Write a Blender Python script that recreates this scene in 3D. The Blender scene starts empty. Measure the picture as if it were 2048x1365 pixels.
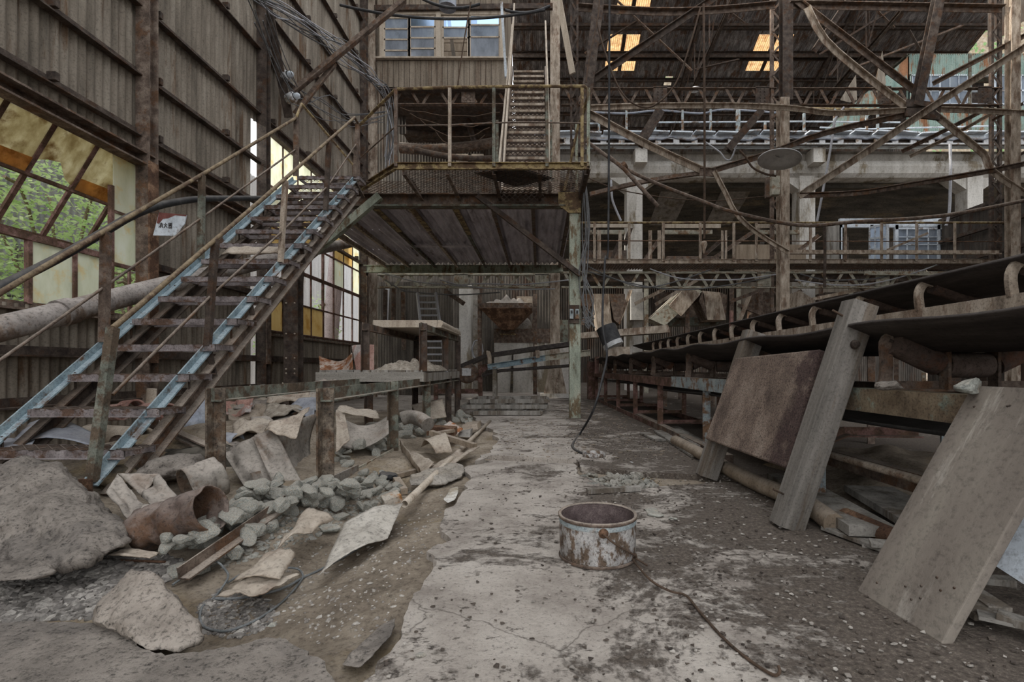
import bpy, bmesh, math, random
from mathutils import Vector as V, Matrix, noise as NZ, Euler
R = random.Random(11)
C = bpy.context.scene.collection
CX, CY, FL, H = 1080.0, 735.0, 1000.0, 0.85     # principal point, focal length (px of 2048) and eye height (m)
PI = math.pi
def P(x, y, Y): return V(((x-CX)/FL*Y, Y, H+(CY-y)/FL*Y))
def G(x, y, z=0.0):
    Y = (H-z)*FL/(y-CY); return V(((x-CX)/FL*Y, Y, z))
def W(x, y, X):
    Y = X*FL/(x-CX); return V((X, Y, H+(CY-y)/FL*Y))
WL = {}
def sec(kind, w, h, t=.012):
    a, b = w/2, h/2
    if kind == 'L': return [(-a,-b),(a,-b),(a,-b+t),(-a+t,-b+t),(-a+t,b),(-a,b)]
    if kind == 'C': return [(-a,-b),(a,-b),(a,-b+t),(-a+t,-b+t),(-a+t,b-t),(a,b-t),(a,b),(-a,b)]
    if kind == 'U': return [(-a,-b),(a,-b),(a,b),(a-t,b),(a-t,-b+t),(-a+t,-b+t),(-a+t,b),(-a,b)]
    if kind == 'I':
        s = t/2; return [(-a,-b),(a,-b),(a,-b+t),(s,-b+t),(s,b-t),(a,b-t),(a,b),(-a,b),(-a,b-t),(-s,b-t),(-s,-b+t),(-a,-b+t)]
    return [(-a,-b),(a,-b),(a,b),(-a,b)]
class MB:
    def __init__(s): s.v = []; s.f = []; s.sm = []
    def add(s, vs, fs, smooth=False):
        o = len(s.v); s.v += [V(p) for p in vs]
        for f in fs: s.f.append([i+o for i in f]); s.sm.append(smooth)
        return s
    def sweep(s, pts, prof, up=(0,0,1), smooth=False, cap=True, roll=0.0, scales=None):
        pts = [V(p) for p in pts]; n = len(pts); m = len(prof); vs = []; up = V(up); lastside = None
        for i, p in enumerate(pts):
            t = (pts[min(i+1,n-1)]-pts[max(i-1,0)]).normalized()
            side = t.cross(up)
            if side.length < .02: side = t.cross(V((0,1,0))) if abs(t.y) < .9 else t.cross(V((1,0,0)))
            side.normalize()
            if lastside is not None and side.dot(lastside) < 0: side = -side
            lastside = side
            u2 = side.cross(t).normalized()
            if roll:
                c, sn = math.cos(roll), math.sin(roll); side, u2 = side*c+u2*sn, u2*c-side*sn
            k = scales[i] if scales else 1
            vs += [p+side*(a*k)+u2*(b*k) for a, b in prof]
        fs = [[i*m+j, i*m+(j+1)%m, (i+1)*m+(j+1)%m, (i+1)*m+j] for i in range(n-1) for j in range(m)]
        s.add(vs, fs, smooth)
        if cap: s.add(vs[:m], [list(range(m))[::-1]]); s.add(vs[-m:], [list(range(m))])
        return s
    def bar(s, p, q, w, h=None, kind='box', up=(0,0,1), roll=0.0, t=.012):
        return s.sweep([p,q], sec(kind, w, h or w, t), up, roll=roll)
    def tube(s, pts, r, n=10, cap=True, scales=None):
        return s.sweep(pts, [(r*math.cos(2*PI*i/n), r*math.sin(2*PI*i/n)) for i in range(n)], smooth=True, cap=cap, scales=scales)
    def pipe(s, p, q, r, th=.006, n=24, dent=0, seed=0, nl=10):
        p, q = V(p), V(q); d = (q-p); a = d.normalized(); s1 = a.cross(V((0,0,1))).normalized(); s2 = s1.cross(a)
        vs = []; 
        for layer in (0, 1):
            for i in range(nl+1):
                for j in range(n):
                    an = 2*PI*j/n; rr = r-(th if layer else 0)
                    rr *= 1-dent*max(0, NZ.noise(V((math.cos(an)*1.2+seed, math.sin(an)*1.2, i*.35))))
                    vs.append(p+d*(i/nl)+s1*(rr*math.cos(an))+s2*(rr*math.sin(an)))
        L = (nl+1)*n; fs = []
        for layer in (0, 1):
            for i in range(nl):
                for j in range(n):
                    q4 = [layer*L+i*n+j, layer*L+i*n+(j+1)%n, layer*L+(i+1)*n+(j+1)%n, layer*L+(i+1)*n+j]
                    fs.append(q4 if not layer else q4[::-1])
        for e in (0, nl):
            for j in range(n): fs.append([e*n+j, e*n+(j+1)%n, L+e*n+(j+1)%n, L+e*n+j])
        return s.add(vs, fs, True)
    def box(s, c, size, rot=None):
        c = V(c); a, b, d = [k/2 for k in size]
        vs = [V((x,y,z)) for z in (-d,d) for y in (-b,b) for x in (-a,a)]
        if rot is not None:
            m = Euler(rot).to_matrix(); vs = [m@p for p in vs]
        return s.add([p+c for p in vs], [[0,2,3,1],[4,5,7,6],[0,1,5,4],[2,6,7,3],[0,4,6,2],[1,3,7,5]])
    def box2(s, lo, hi):
        lo, hi = V(lo), V(hi); return s.box((lo+hi)/2, hi-lo)
    def prism(s, poly, d):
        d = V(d); n = len(poly); poly = [V(p) for p in poly]
        return s.add(poly+[p+d for p in poly], [list(range(n))[::-1], [n+i for i in range(n)]]+[[i,(i+1)%n,n+(i+1)%n,n+i] for i in range(n)])
    def grid(s, fn, nu, nv, smooth=True):
        vs = [fn(i/nu, j/nv) for j in range(nv+1) for i in range(nu+1)]
        return s.add(vs, [[j*(nu+1)+i, j*(nu+1)+i+1, (j+1)*(nu+1)+i+1, (j+1)*(nu+1)+i] for j in range(nv) for i in range(nu)], smooth)
    def lathe(s, c, prof, n=32, axis=(0,0,1)):
        c = V(c); a = V(axis).normalized(); s1 = a.cross(V((0,1,0)) if abs(a.y) < .9 else V((1,0,0))).normalized(); s2 = a.cross(s1)
        vs = [c+a*z+s1*(r*math.cos(2*PI*j/n))+s2*(r*math.sin(2*PI*j/n)) for r, z in prof for j in range(n)]
        m = len(prof)
        return s.add(vs, [[i*n+j, i*n+(j+1)%n, (i+1)*n+(j+1)%n, (i+1)*n+j] for i in range(m-1) for j in range(n)], True)
    def exmesh(s, o, u, v, lu, lv, cu=.036, cv=.034, w=.007, h=.005):
        o, u, v = V(o), V(u).normalized(), V(v).normalized(); nu = int(lu/cu); nv = int(lv/cv)
        nn = u.cross(v)
        for j in range(nv+1):
            pts = []
            for i in range(nu+1):
                vv = min(max((j+.5*(-1)**(i+j))*cv, 0), lv)
                pts.append(o+u*(i*cu)+v*vv)
            vs = []
            for p in pts: vs += [p-v*w/2, p+v*w/2, p+v*w/2+nn*h, p-v*w/2+nn*h]
            fs = [[i*4+k, i*4+(k+1)%4, i*4+4+(k+1)%4, i*4+4+k] for i in range(nu) for k in range(4)]
            s.add(vs, fs)
        return s
    def corr(s, o, u, v, lu, lv, pitch=.076, amp=.009, rows=1, lap=.012, sub=6):
        o, u, v = V(o), V(u).normalized(), V(v).normalized(); n = u.cross(v); nu = max(2, int(lu/pitch*sub))
        for r in range(rows):
            a0, a1 = lv*r/rows, lv*(r+1)/rows+(.06 if r < rows-1 else 0)
            vs = []
            for (a, k) in ((a0, -lap/2), (a1, lap/2)):
                for i in range(nu+1):
                    uu = lu*i/nu; vs.append(o+u*uu+v*a+n*(amp*math.cos(2*PI*uu/pitch)+k))
            s.add(vs, [[i, i+1, nu+2+i, nu+1+i] for i in range(nu)], True)
        return s
    def build(s, name, mat, parent=None, bev=0, solid=0, kind=None, label=None):
        me = bpy.data.meshes.new(name)
        if parent is not None: off = WL[parent.name]
        else:
            xs = [p.x for p in s.v]; ys = [p.y for p in s.v]; zs = [p.z for p in s.v]
            off = V(((min(xs)+max(xs))/2, (min(ys)+max(ys))/2, min(zs)))
        me.from_pydata([p-off for p in s.v], [], s.f)
        me.polygons.foreach_set('use_smooth', s.sm)
        bm = bmesh.new(); bm.from_mesh(me); bmesh.ops.recalc_face_normals(bm, faces=bm.faces); bm.to_mesh(me); bm.free()
        me.materials.append(mat)
        o = bpy.data.objects.new(name, me); C.objects.link(o)
        if parent is not None: o.parent = parent; WL[o.name] = off
        else: o.location = off; WL[o.name] = off
        if solid:
            m = o.modifiers.new('thickness', 'SOLIDIFY'); m.thickness = solid; m.offset = 0
        if bev:
            m = o.modifiers.new('edges', 'BEVEL'); m.width = bev; m.segments = 2; m.limit_method = 'ANGLE'; m.angle_limit = .7
        if kind: o['kind'] = kind
        if label: o['label'] = label
        return o
def tag(o, label, cat, group=None, kind=None):
    o['label'] = label; o['category'] = cat
    if group: o['group'] = group
    if kind: o['kind'] = kind
    return o
def thing(name, label, cat, loc=(0,0,0), group=None):
    o = bpy.data.objects.new(name, None); C.objects.link(o); o.location = loc; o.empty_display_size = .1; WL[o.name] = V(loc)
    return tag(o, label, cat, group)
def one(name, mb, mat, label, cat, group=None, **k): return tag(mb.build(name, mat, **k), label, cat, group)
def struct(name, mb, mat, **k):
    o = mb.build(name, mat, **k); o['kind'] = 'structure'; return o
def dup(o, loc=None, rot=None, scale=None, label=None, group=None):
    c = o.copy(); C.objects.link(c)
    if loc is not None: c.location = loc
    if rot is not None: c.rotation_euler = rot
    if scale is not None: c.scale = scale
    if label: c['label'] = label
    if group: c['group'] = group
    return c
def sag(p, q, d, n=14, wob=0.0, seed=0):
    p, q = V(p), V(q)
    return [p.lerp(q, i/n)+V((0,0,-d*4*(i/n)*(1-i/n)))+V((NZ.noise(V((i*.5,seed,0))),NZ.noise(V((i*.5,seed,5))),NZ.noise(V((i*.5,seed,9)))))*wob for i in range(n+1)]
def smooth_pts(pts, k=4):
    pts = [V(p) for p in pts]; out = []
    for i in range(len(pts)-1):
        p0, p1, p2, p3 = pts[max(i-1,0)], pts[i], pts[i+1], pts[min(i+2,len(pts)-1)]
        for j in range(k):
            t = j/k
            out.append(.5*((2*p1)+(p2-p0)*t+(2*p0-5*p1+4*p2-p3)*t*t+(3*p1-p0-3*p2+p3)*t**3))
    return out+[pts[-1]]
def rock_mb(c, size, seed, sub=2, cuts=7, rough=.18):
    bm = bmesh.new(); bmesh.ops.create_icosphere(bm, subdivisions=sub, radius=1); rr = random.Random(seed)
    planes = [(V((rr.gauss(0,1),rr.gauss(0,1),rr.gauss(0,1))).normalized(), rr.uniform(.5,.85)) for _ in range(cuts)]
    mb = MB(); vs = []
    for v in bm.verts:
        p = v.co.copy()
        for n, d in planes:
            k = p.dot(n)
            if k > d: p -= n*(k-d)
        p *= 1+rough*NZ.noise(p*1.7+V((seed*3.1,0,0)))+rough*.45*NZ.noise(p*4.5+V((0,seed*2.3,0)))+rough*.2*NZ.noise(p*11+V((0,seed,4)))
        vs.append(V(c)+V((p.x*size[0], p.y*size[1], p.z*size[2])))
    mb.add(vs, [[q.index for q in f.verts] for f in bm.faces], sub > 3); bm.free(); return mb
# ---------- materials
class NT:
    def __init__(s, name):
        s.m = bpy.data.materials.new(name); s.m.use_nodes = True; s.t = s.m.node_tree; s.t.nodes.clear()
        s.out = s.n('ShaderNodeOutputMaterial')
        tc = s.n('ShaderNodeTexCoord'); oi = s.n('ShaderNodeObjectInfo')
        off = s.n('ShaderNodeVectorMath', operation='SCALE'); off.inputs[0].default_value = (37, 23, 51); s.l(oi.outputs['Random'], off.inputs['Scale'])
        ad = s.n('ShaderNodeVectorMath', operation='ADD'); s.l(tc.outputs['Object'], ad.inputs[0]); s.l(off.outputs[0], ad.inputs[1])
        s.co = ad.outputs[0]; s.raw = tc.outputs['Object']
    def n(s, ty, **k):
        x = s.t.nodes.new(ty)
        for a, b in k.items(): setattr(x, a, b)
        return x
    def l(s, a, b): s.t.links.new(a, b)
    rot = None
    def noise(s, scale, detail=8, rough=.62, stretch=None, co=None, dist=0):
        n = s.n('ShaderNodeTexNoise'); n.inputs['Scale'].default_value = scale; n.inputs['Detail'].default_value = detail; n.inputs['Roughness'].default_value = rough; n.inputs['Distortion'].default_value = dist
        c = co or s.co
        if stretch:
            m = s.n('ShaderNodeMapping', vector_type='TEXTURE'); m.inputs['Scale'].default_value = [1/k for k in stretch]; m.inputs['Rotation'].default_value = s.rot or (0,0,0); s.l(c, m.inputs['Vector']); c = m.outputs[0]
        s.l(c, n.inputs['Vector']); return n.outputs['Fac']
    def ramp(s, fac, stops):
        r = s.n('ShaderNodeValToRGB'); e = r.color_ramp.elements
        while len(e) < len(stops): e.new(.5)
        for k, (p, c) in enumerate(stops):
            e[k].position = p; e[k].color = (*c, 1) if not isinstance(c, (int, float)) else (c, c, c, 1)
        s.l(fac, r.inputs[0]); return r.outputs[0]
    def mix(s, f, a, b, mode='MIX'):
        x = s.n('ShaderNodeMix', data_type='RGBA', blend_type=mode)
        for val, i in ((f, 0), (a, 6), (b, 7)):
            if isinstance(val, (int, float)): x.inputs[i].default_value = val if i == 0 else (val, val, val, 1)
            elif isinstance(val, tuple): x.inputs[i].default_value = (*val, 1)
            else: s.l(val, x.inputs[i])
        return x.outputs[2]
    def math(s, op, a, b=0.0):
        x = s.n('ShaderNodeMath', operation=op)
        for i, val in enumerate((a, b)):
            if isinstance(val, (int, float)): x.inputs[i].default_value = val
            else: s.l(val, x.inputs[i])
        return x.outputs[0]
    def bsdf(s, col, rough=.85, metal=0, bump=None, bd=.02, bs=.6):
        b = s.n('ShaderNodeBsdfPrincipled')
        if isinstance(col, tuple): b.inputs['Base Color'].default_value = (*col, 1)
        else: s.l(col, b.inputs['Base Color'])
        b.inputs['Roughness'].default_value = rough; b.inputs['Metallic'].default_value = metal; b.inputs['Specular IOR Level'].default_value = .3
        if bump is not None:
            u = s.n('ShaderNodeBump'); u.inputs['Strength'].default_value = bs; u.inputs['Distance'].default_value = bd
            s.l(bump, u.inputs['Height']); s.l(u.outputs[0], b.inputs['Normal'])
        s.l(b.outputs[0], s.out.inputs[0]); return b
def mul(c, k): return tuple(min(1, x*k) for x in c)
def M(name, cols, scale=6, rust=None, ramt=.5, rscale=None, streak=None, fine=.6, fscale=None, dust=None, damt=.6, rough=.85, metal=0, bd=.012, bs=.7, rot=None):
    t = NT(name); t.rot = rot; k = len(cols)
    n1 = t.noise(scale, 9, .66, streak)
    col = t.ramp(n1, [(.3+.4*i/max(1,k-1), c) for i, c in enumerate(cols)])
    if rust:
        n2 = t.noise(rscale or scale*.55, 9, .7, streak); e = .5+(.5-ramt)*.5
        col = t.mix(t.ramp(n2, [(e-.035, 0), (e+.035, 1)]), col, t.ramp(n1, [(.3, mul(rust,.5)), (.7, mul(rust,1.3))]))
    n3 = t.noise(fscale or scale*9, 5, .75)
    f = t.ramp(n3, [(.28, max(0,1-fine*1.25)), (.5, 1.0), (.72, 1.0)])
    col = t.mix(1.0, col, f, 'MULTIPLY')
    if dust:
        g = t.n('ShaderNodeNewGeometry'); sp = t.n('ShaderNodeSeparateXYZ'); t.l(g.outputs['Normal'], sp.inputs[0])
        d = t.math('MULTIPLY', t.ramp(sp.outputs['Z'], [(.35, 0), (.85, 1)]), damt)
        d = t.math('MULTIPLY', d, t.ramp(n1, [(.3, .5), (.6, 1)]))
        col = t.mix(d, col, t.mix(1.0, dust, f, 'MULTIPLY'))
    t.bsdf(col, rough, metal, t.math('ADD', n1, t.math('MULTIPLY', n3, .6)), bd, bs)
    return t.m
DUST = (.42,.36,.30)
STEEL = M('rusted_brown_steel', [(0.046,0.0339,0.028),(0.155,0.113,0.0874),(0.299,0.237,0.19)], 9, rust=(0.172,0.096,0.056), ramt=.38, dust=DUST, damt=.75)
STEEL_D = M('dark_rusted_steel', [(.028,.021,.018),(.08,.06,.048),(.15,.118,.095)], 8, rust=(.09,.05,.03), ramt=.4, dust=(.25,.2,.16), damt=.6)
STEEL_L = M('dusty_steel', [(0.176,0.135,0.101),(0.446,0.365,0.284),(0.675,0.581,0.486)], 10, rust=(0.27,0.189,0.135), streak=(1,1,.35), ramt=.4, dust=(.55,.48,.4))
RUST = M('orange_rust', [(.08,.045,.03),(.22,.125,.075),(.38,.25,.16)], 9, rust=(.12,.065,.04), ramt=.5, fine=.8)
RED = M('red_oxide_steel', [(.1,.05,.042),(.2,.11,.09),(.31,.2,.17)], 9, rust=(.12,.07,.045), dust=DUST)
YEL = M('worn_yellow_paint', [(.16,.115,.055),(.36,.27,.13),(.48,.38,.21)], 12, rust=(.15,.095,.055), ramt=.5, dust=(.5,.42,.3), damt=.4)
GRN = M('pale_green_paint', [(.2,.215,.165),(.36,.39,.31),(.5,.49,.39)], 9, rust=(.19,.14,.085), ramt=.42, rscale=7, streak=(1,1,.35), fine=.7)
GRN_D = M('dull_green_paint', [(.09,.095,.075),(.18,.19,.155),(.29,.29,.23)], 9, rust=(.13,.095,.065), ramt=.5, dust=DUST)
BLU = M('faded_blue_paint', [(.16,.22,.25),(.27,.36,.4),(.4,.47,.48)], 9, rust=(.15,.085,.05), ramt=.34, dust=(.42,.47,.5), damt=.5)
BLUGREY = M('blue_grey_paint', [(.2,.24,.25),(.34,.39,.4),(.45,.48,.47)], 8, rust=(.22,.13,.075), ramt=.45, dust=DUST, damt=.5)
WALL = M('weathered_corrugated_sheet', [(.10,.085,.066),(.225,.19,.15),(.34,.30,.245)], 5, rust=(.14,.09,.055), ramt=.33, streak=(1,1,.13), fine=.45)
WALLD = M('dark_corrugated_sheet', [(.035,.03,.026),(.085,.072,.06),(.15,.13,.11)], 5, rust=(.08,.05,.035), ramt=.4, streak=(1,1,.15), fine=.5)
WALL_L = M('bleached_corrugated_sheet', [(.26,.21,.15),(.42,.35,.26),(.52,.46,.36)], 5, rust=(.3,.18,.09), ramt=.4, streak=(1,1,.15), fine=.4)
ROOF = M('dark_roof_sheet', [(0.08,0.072,0.072),(0.24,0.216,0.208),(0.528,0.496,0.48)], 7, rust=(0.176,0.112,0.08), ramt=.4, streak=(1,.25,.6), fine=.8, fscale=30)
UNDER = M('grey_deck_sheet', [(0.325,0.294,0.314),(0.625,0.581,0.621),(0.825,0.787,0.832)], 6, rust=(0.163,0.112,0.0768), ramt=.22, streak=(1,.2,1), fine=.5)
OUTM = M('outside_grey_sheet', [(.26,.29,.35),(.44,.48,.56),(.6,.64,.7)], 4, rust=(.25,.18,.14), ramt=.3, streak=(1,1,.15), fine=.3)
OUTW = M('outside_white_sheet', [(.7,.7,.7),(.85,.85,.86),(.95,.95,.95)], 4, rust=(.55,.48,.43), ramt=.25, streak=(1,1,.12), fine=.3)
TEAL = M('teal_painted_sheet', [(0.158,0.257,0.223),(0.273,0.37,0.323),(0.367,0.437,0.38)], 3, rust=(0.315,0.152,0.076), ramt=.42, rscale=1.6, streak=(1,1,.3), fine=.5)
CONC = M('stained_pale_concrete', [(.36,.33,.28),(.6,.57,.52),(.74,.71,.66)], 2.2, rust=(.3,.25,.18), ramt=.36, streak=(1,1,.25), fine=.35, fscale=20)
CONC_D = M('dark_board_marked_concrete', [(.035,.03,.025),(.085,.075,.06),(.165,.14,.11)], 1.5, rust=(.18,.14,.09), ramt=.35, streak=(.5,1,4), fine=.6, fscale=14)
CONC_M = M('mid_grey_concrete', [(.14,.125,.105),(.3,.27,.235),(.42,.39,.34)], 4, rust=(.2,.165,.12), ramt=.4, fine=.6, fscale=40, dust=(.42,.38,.33), damt=.6, bd=.02)
WOODG = M('grey_weathered_timber', [(.14,.13,.115),(.29,.27,.24),(.42,.39,.35)], 7, rust=(.17,.14,.11), ramt=.42, streak=(1,1,.12), fine=.45)
WOODB = M('brown_board', [(.16,.12,.085),(.3,.235,.17),(.42,.34,.26)], 6, streak=(1,1,.1), fine=.5, dust=DUST)
WOODC = M('cabin_boarding', [(.13,.105,.08),(.25,.205,.155),(.35,.295,.23)], 4, rust=(.2,.15,.11), ramt=.35, streak=(1.5,1,.12), fine=.4)
WOODL = M('pale_bare_timber', [(.3,.24,.18),(.5,.42,.33),(.6,.53,.44)], 7, streak=(1,1,.15), fine=.45, dust=(.6,.53,.45), damt=.4)
DUSTY = M('dust_covered_sheet', [(0.111,0.0966,0.083),(0.221,0.197,0.17),(0.323,0.294,0.253)], 5, rust=(0.17,0.118,0.083), ramt=.38, dust=(.44,.39,.34), damt=.7, fine=.5, bd=.01)
DUSTB = M('dust_covered_tan_sheet', [(.22,.175,.13),(.38,.31,.24),(.48,.41,.33)], 5, rust=(.2,.13,.085), ramt=.36, dust=(.5,.44,.37), damt=.6, fine=.5)
BLACK = M('black_rubber', [(.015,.015,.016),(.04,.04,.042),(.085,.08,.078)], 6, fine=.3, rough=.6, dust=(.2,.18,.16), damt=.5)
BELT = M('conveyor_belt_rubber', [(.025,.02,.018),(.055,.045,.04),(.1,.085,.075)], 4, streak=(3,.4,3), fine=.4, rough=.75)
CABLE = M('grey_cable_sheath', [(.1,.1,.1),(.2,.2,.2)], 9, rough=.6)
CABLE_L = M('pale_cable_sheath', [(.4,.4,.42),(.55,.55,.58)], 9, rough=.6)
WIRE = M('rusted_wire', [(.05,.035,.025),(.14,.09,.06)], 12)
WIRE_G = M('dull_steel_wire', [(.12,.13,.13),(.3,.31,.31)], 12, rough=.5)
ROCK = M('grey_green_rock', [(0.135,0.142,0.133),(0.351,0.358,0.319),(0.608,0.594,0.532)], 11, rust=(0.486,0.419,0.333), ramt=.4, rscale=9, fine=.6, fscale=70, dust=(.44,.4,.34), damt=.5, bd=.01)
ROCK_B = M('dusty_boulder', [(0.09,0.0765,0.0657),(0.198,0.171,0.146),(0.297,0.261,0.225)], 6, rust=(0.099,0.0855,0.0765), ramt=.42, rscale=2.5, fine=.8, fscale=55, dust=(.31,.275,.24), damt=.5, bd=.02)
ENAM = M('white_enamel', [(.5,.5,.5),(.66,.66,.65),(.72,.72,.71)], 5, fine=.2)
HRAIL = M('brown_worn_rail', [(.1,.07,.045),(.22,.16,.095),(.36,.28,.17)], 11, rust=(.13,.08,.05), ramt=.45, dust=(.4,.33,.24), damt=.4)
BEAMR = M('rusted_green_beam', [(.1,.075,.05),(.22,.165,.11),(.34,.28,.19)], 9, rust=(.27,.31,.25), ramt=.36, fine=.7)
GRAV = M('grey_gravel', [(.12,.11,.1),(.3,.28,.25),(.46,.43,.38)], 22, fine=.4, dust=(.4,.37,.33), damt=.5)
TREADM = M('dusty_tread_steel', [(.09,.075,.072),(.24,.205,.2),(.38,.34,.33)], 10, rust=(.14,.085,.06), ramt=.4, dust=(.45,.41,.4), damt=.7)
ROCK_L = M('pale_boulder_stone', [(0.146,0.123,0.101),(0.284,0.242,0.202),(0.387,0.34,0.29)], 6, rust=(0.172,0.14,0.113), ramt=.36, rscale=2.5, fine=.8, fscale=60, dust=(.44,.39,.34), damt=.4, bd=.02)
WHITE = M('flaking_white_paint', [(.36,.36,.36),(.62,.62,.62),(.74,.74,.73)], 6, rust=(.3,.22,.15), ramt=.36, fine=.5)
PALEB = M('pale_blue_white_paint', [(.42,.46,.5),(.62,.67,.72),(.74,.79,.84)], 4, rust=(.28,.22,.18), ramt=.33, fine=.4)
PANR = M('rusted_mottled_plate', [(0.085,0.0622,0.0492),(0.204,0.154,0.123),(0.323,0.257,0.209)], 5, rust=(0.0723,0.0456,0.0426), ramt=.3, rscale=2.2, streak=(1,1,.5), fine=.95, fscale=85, bd=.008)
PALUM = M('aluminium', [(.4,.4,.42),(.56,.56,.58)], 9, rough=.5, metal=.3)
PEEL = M('peeling_grey_enamel', [(.26,.24,.225),(.45,.43,.41),(.6,.58,.56)], 14, rust=(.17,.12,.085), ramt=.5, rscale=26, streak=(1,1,.6), fine=.7, fscale=90)
POTIN = M('rusted_pot_lining', [(.09,.065,.062),(.16,.12,.115),(.27,.21,.2)], 22, fine=.7)
STRAW = M('grey_dry_fibre', [(.16,.13,.1),(.36,.31,.25),(.52,.47,.4)], 18, fine=.7)
PINK = M('salmon_red_sheet', [(.3,.15,.12),(.48,.28,.23),(.6,.42,.36)], 7, rust=(.55,.5,.47), ramt=.35, streak=(1,1,.3))
BLUEP = M('torn_blue_white_plastic', [(.3,.34,.42),(.5,.54,.62),(.66,.69,.75)], 9, fine=.4, rough=.5)
BLUSH = M('blue_grey_sheet_metal', [(.15,.165,.2),(.28,.3,.35),(.42,.44,.48)], 4, rust=(.2,.16,.14), ramt=.3, fine=.35, rough=.5, dust=(.35,.33,.32), damt=.4)
LEAF = None
def leafmat(name, a, b):
    t = NT(name); col = t.ramp(t.noise(3, 4), [(.3, a), (.7, b)])
    d = t.n('ShaderNodeBsdfDiffuse'); tr = t.n('ShaderNodeBsdfTranslucent'); mx = t.n('ShaderNodeMixShader'); mx.inputs[0].default_value = .45
    t.l(col, d.inputs[0]); t.l(col, tr.inputs[0]); t.l(d.outputs[0], mx.inputs[1]); t.l(tr.outputs[0], mx.inputs[2]); t.l(mx.outputs[0], t.out.inputs[0]); return t.m
LEAF = leafmat('green_leaves', (.45,.7,.25), (.85,.97,.6)); LEAF_H = leafmat('hillside_leaves', (.2,.42,.15), (.55,.75,.42))
def chips(name, cols, rough=.95):
    t = NT(name); g = t.n('ShaderNodeNewGeometry'); col = t.ramp(g.outputs['Random Per Island'], [(i/max(1,len(cols)-1), c) for i, c in enumerate(cols)]); n3 = t.noise(60, 5, .7)
    col = t.mix(1.0, col, t.ramp(n3, [(.3,.5),(.55,1.0)]), 'MULTIPLY'); t.bsdf(col, rough, 0, n3, .004, .6); return t.m
GRAV = chips('grey_gravel_chips', [(.06,.055,.05),(.3,.275,.25),(.12,.11,.1),(.44,.41,.37),(.17,.155,.14),(.24,.22,.2)]); CHIP = chips('pale_chips', [(.3,.27,.235),(.5,.46,.41),(.2,.175,.15)]); CRUMB = chips('dark_crumbs', [(.05,.04,.034),(.13,.105,.085),(.08,.065,.055)]); ROCKC = chips('crushed_rock', [(.14,.14,.125),(.34,.33,.29),(.24,.22,.18),(.42,.4,.36)])
def pane(name, cols, stain, samt=.4, scale=5, tr=.75, streak=(1,1,.35)):
    t = NT(name); n1 = t.noise(scale, 9, .66, streak)
    col = t.ramp(n1, [(.3+.4*i/max(1,len(cols)-1), c) for i, c in enumerate(cols)]); e = .5+(.5-samt)*.5
    col = t.mix(t.ramp(t.noise(scale*.6, 9, .7), [(e-.06, 0), (e+.1, 1)]), col, stain)
    d = t.n('ShaderNodeBsdfDiffuse'); tb = t.n('ShaderNodeBsdfTranslucent'); mx = t.n('ShaderNodeMixShader'); mx.inputs[0].default_value = tr
    t.l(col, d.inputs[0]); t.l(col, tb.inputs[0]); t.l(d.outputs[0], mx.inputs[1]); t.l(tb.outputs[0], mx.inputs[2]); t.l(mx.outputs[0], t.out.inputs[0]); return t.m
FROST = pane('frosted_glass', [(.72,.74,.62),(.86,.87,.76),(.93,.94,.88)], (.85,.68,.36), .3)
STAIN = pane('brown_stained_pane', [(.4,.33,.19),(.6,.54,.37),(.78,.74,.58)], (.27,.18,.08), .38, 6, .72, (1,1,.5))
ORNG = pane('orange_plastic_pane', [(.78,.46,.15),(.9,.62,.28)], (.5,.25,.07), .4)
TANP = pane('tan_plastic_pane', [(.7,.55,.3),(.82,.7,.45)], (.6,.42,.18), .3)
SKYL = pane('amber_corrugated_plastic', [(.55,.3,.12),(.72,.43,.2),(.8,.55,.32)], (.38,.19,.08), .4, 9, .85)
FROSTB = pane('bluish_dirty_glass', [(.5,.57,.66),(.68,.75,.84),(.84,.9,.95)], (.42,.47,.54), .35, 3, .8)
def clear(name, tint, k=.25):
    t = NT(name); g = t.n('ShaderNodeBsdfGlossy'); g.inputs['Roughness'].default_value = .12; g.inputs[0].default_value = (*tint, 1)
    tr = t.n('ShaderNodeBsdfTransparent'); tr.inputs[0].default_value = (*tint, 1); mx = t.n('ShaderNodeMixShader'); mx.inputs[0].default_value = k
    t.l(tr.outputs[0], mx.inputs[1]); t.l(g.outputs[0], mx.inputs[2]); t.l(mx.outputs[0], t.out.inputs[0]); return t.m
GLASSB = clear('blue_tinted_glass', (.6,.76,.95), .3)
# floor: concrete partly hidden under dark dirt, thicker towards the conveyor
def plate_mat():
    t = NT('speckled_rusted_plate'); n1 = t.noise(5, 9, .66, (1,1,.5)); n3 = t.noise(95, 5, .8); n2 = t.noise(6, 8, .7)
    col = t.ramp(n1, [(.3, (.085,.062,.05)), (.5, (.205,.152,.12)), (.7, (.33,.265,.215))])
    sp = t.n('ShaderNodeSeparateXYZ'); t.l(t.raw, sp.inputs[0]); k = t.math('ADD', t.math('MULTIPLY', sp.outputs['Y'], -1.0), t.math('MULTIPLY', n2, 1.0))
    col = t.mix(t.ramp(k, [(.16, 0), (.3, .85)]), col, (.06,.036,.034)); col = t.mix(1.0, col, t.ramp(n3, [(.36, .2), (.5, 1.0), (.62, 1.35)]), 'MULTIPLY')
    t.bsdf(col, .85, 0, n3, .006, .8); return t.m
PLATE = plate_mat()
WALLM = M('dim_corrugated_sheet', [(.055,.048,.04),(.13,.112,.092),(.21,.185,.15)], 5, rust=(.1,.065,.045), ramt=.36, streak=(1,1,.15), fine=.5)
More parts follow.
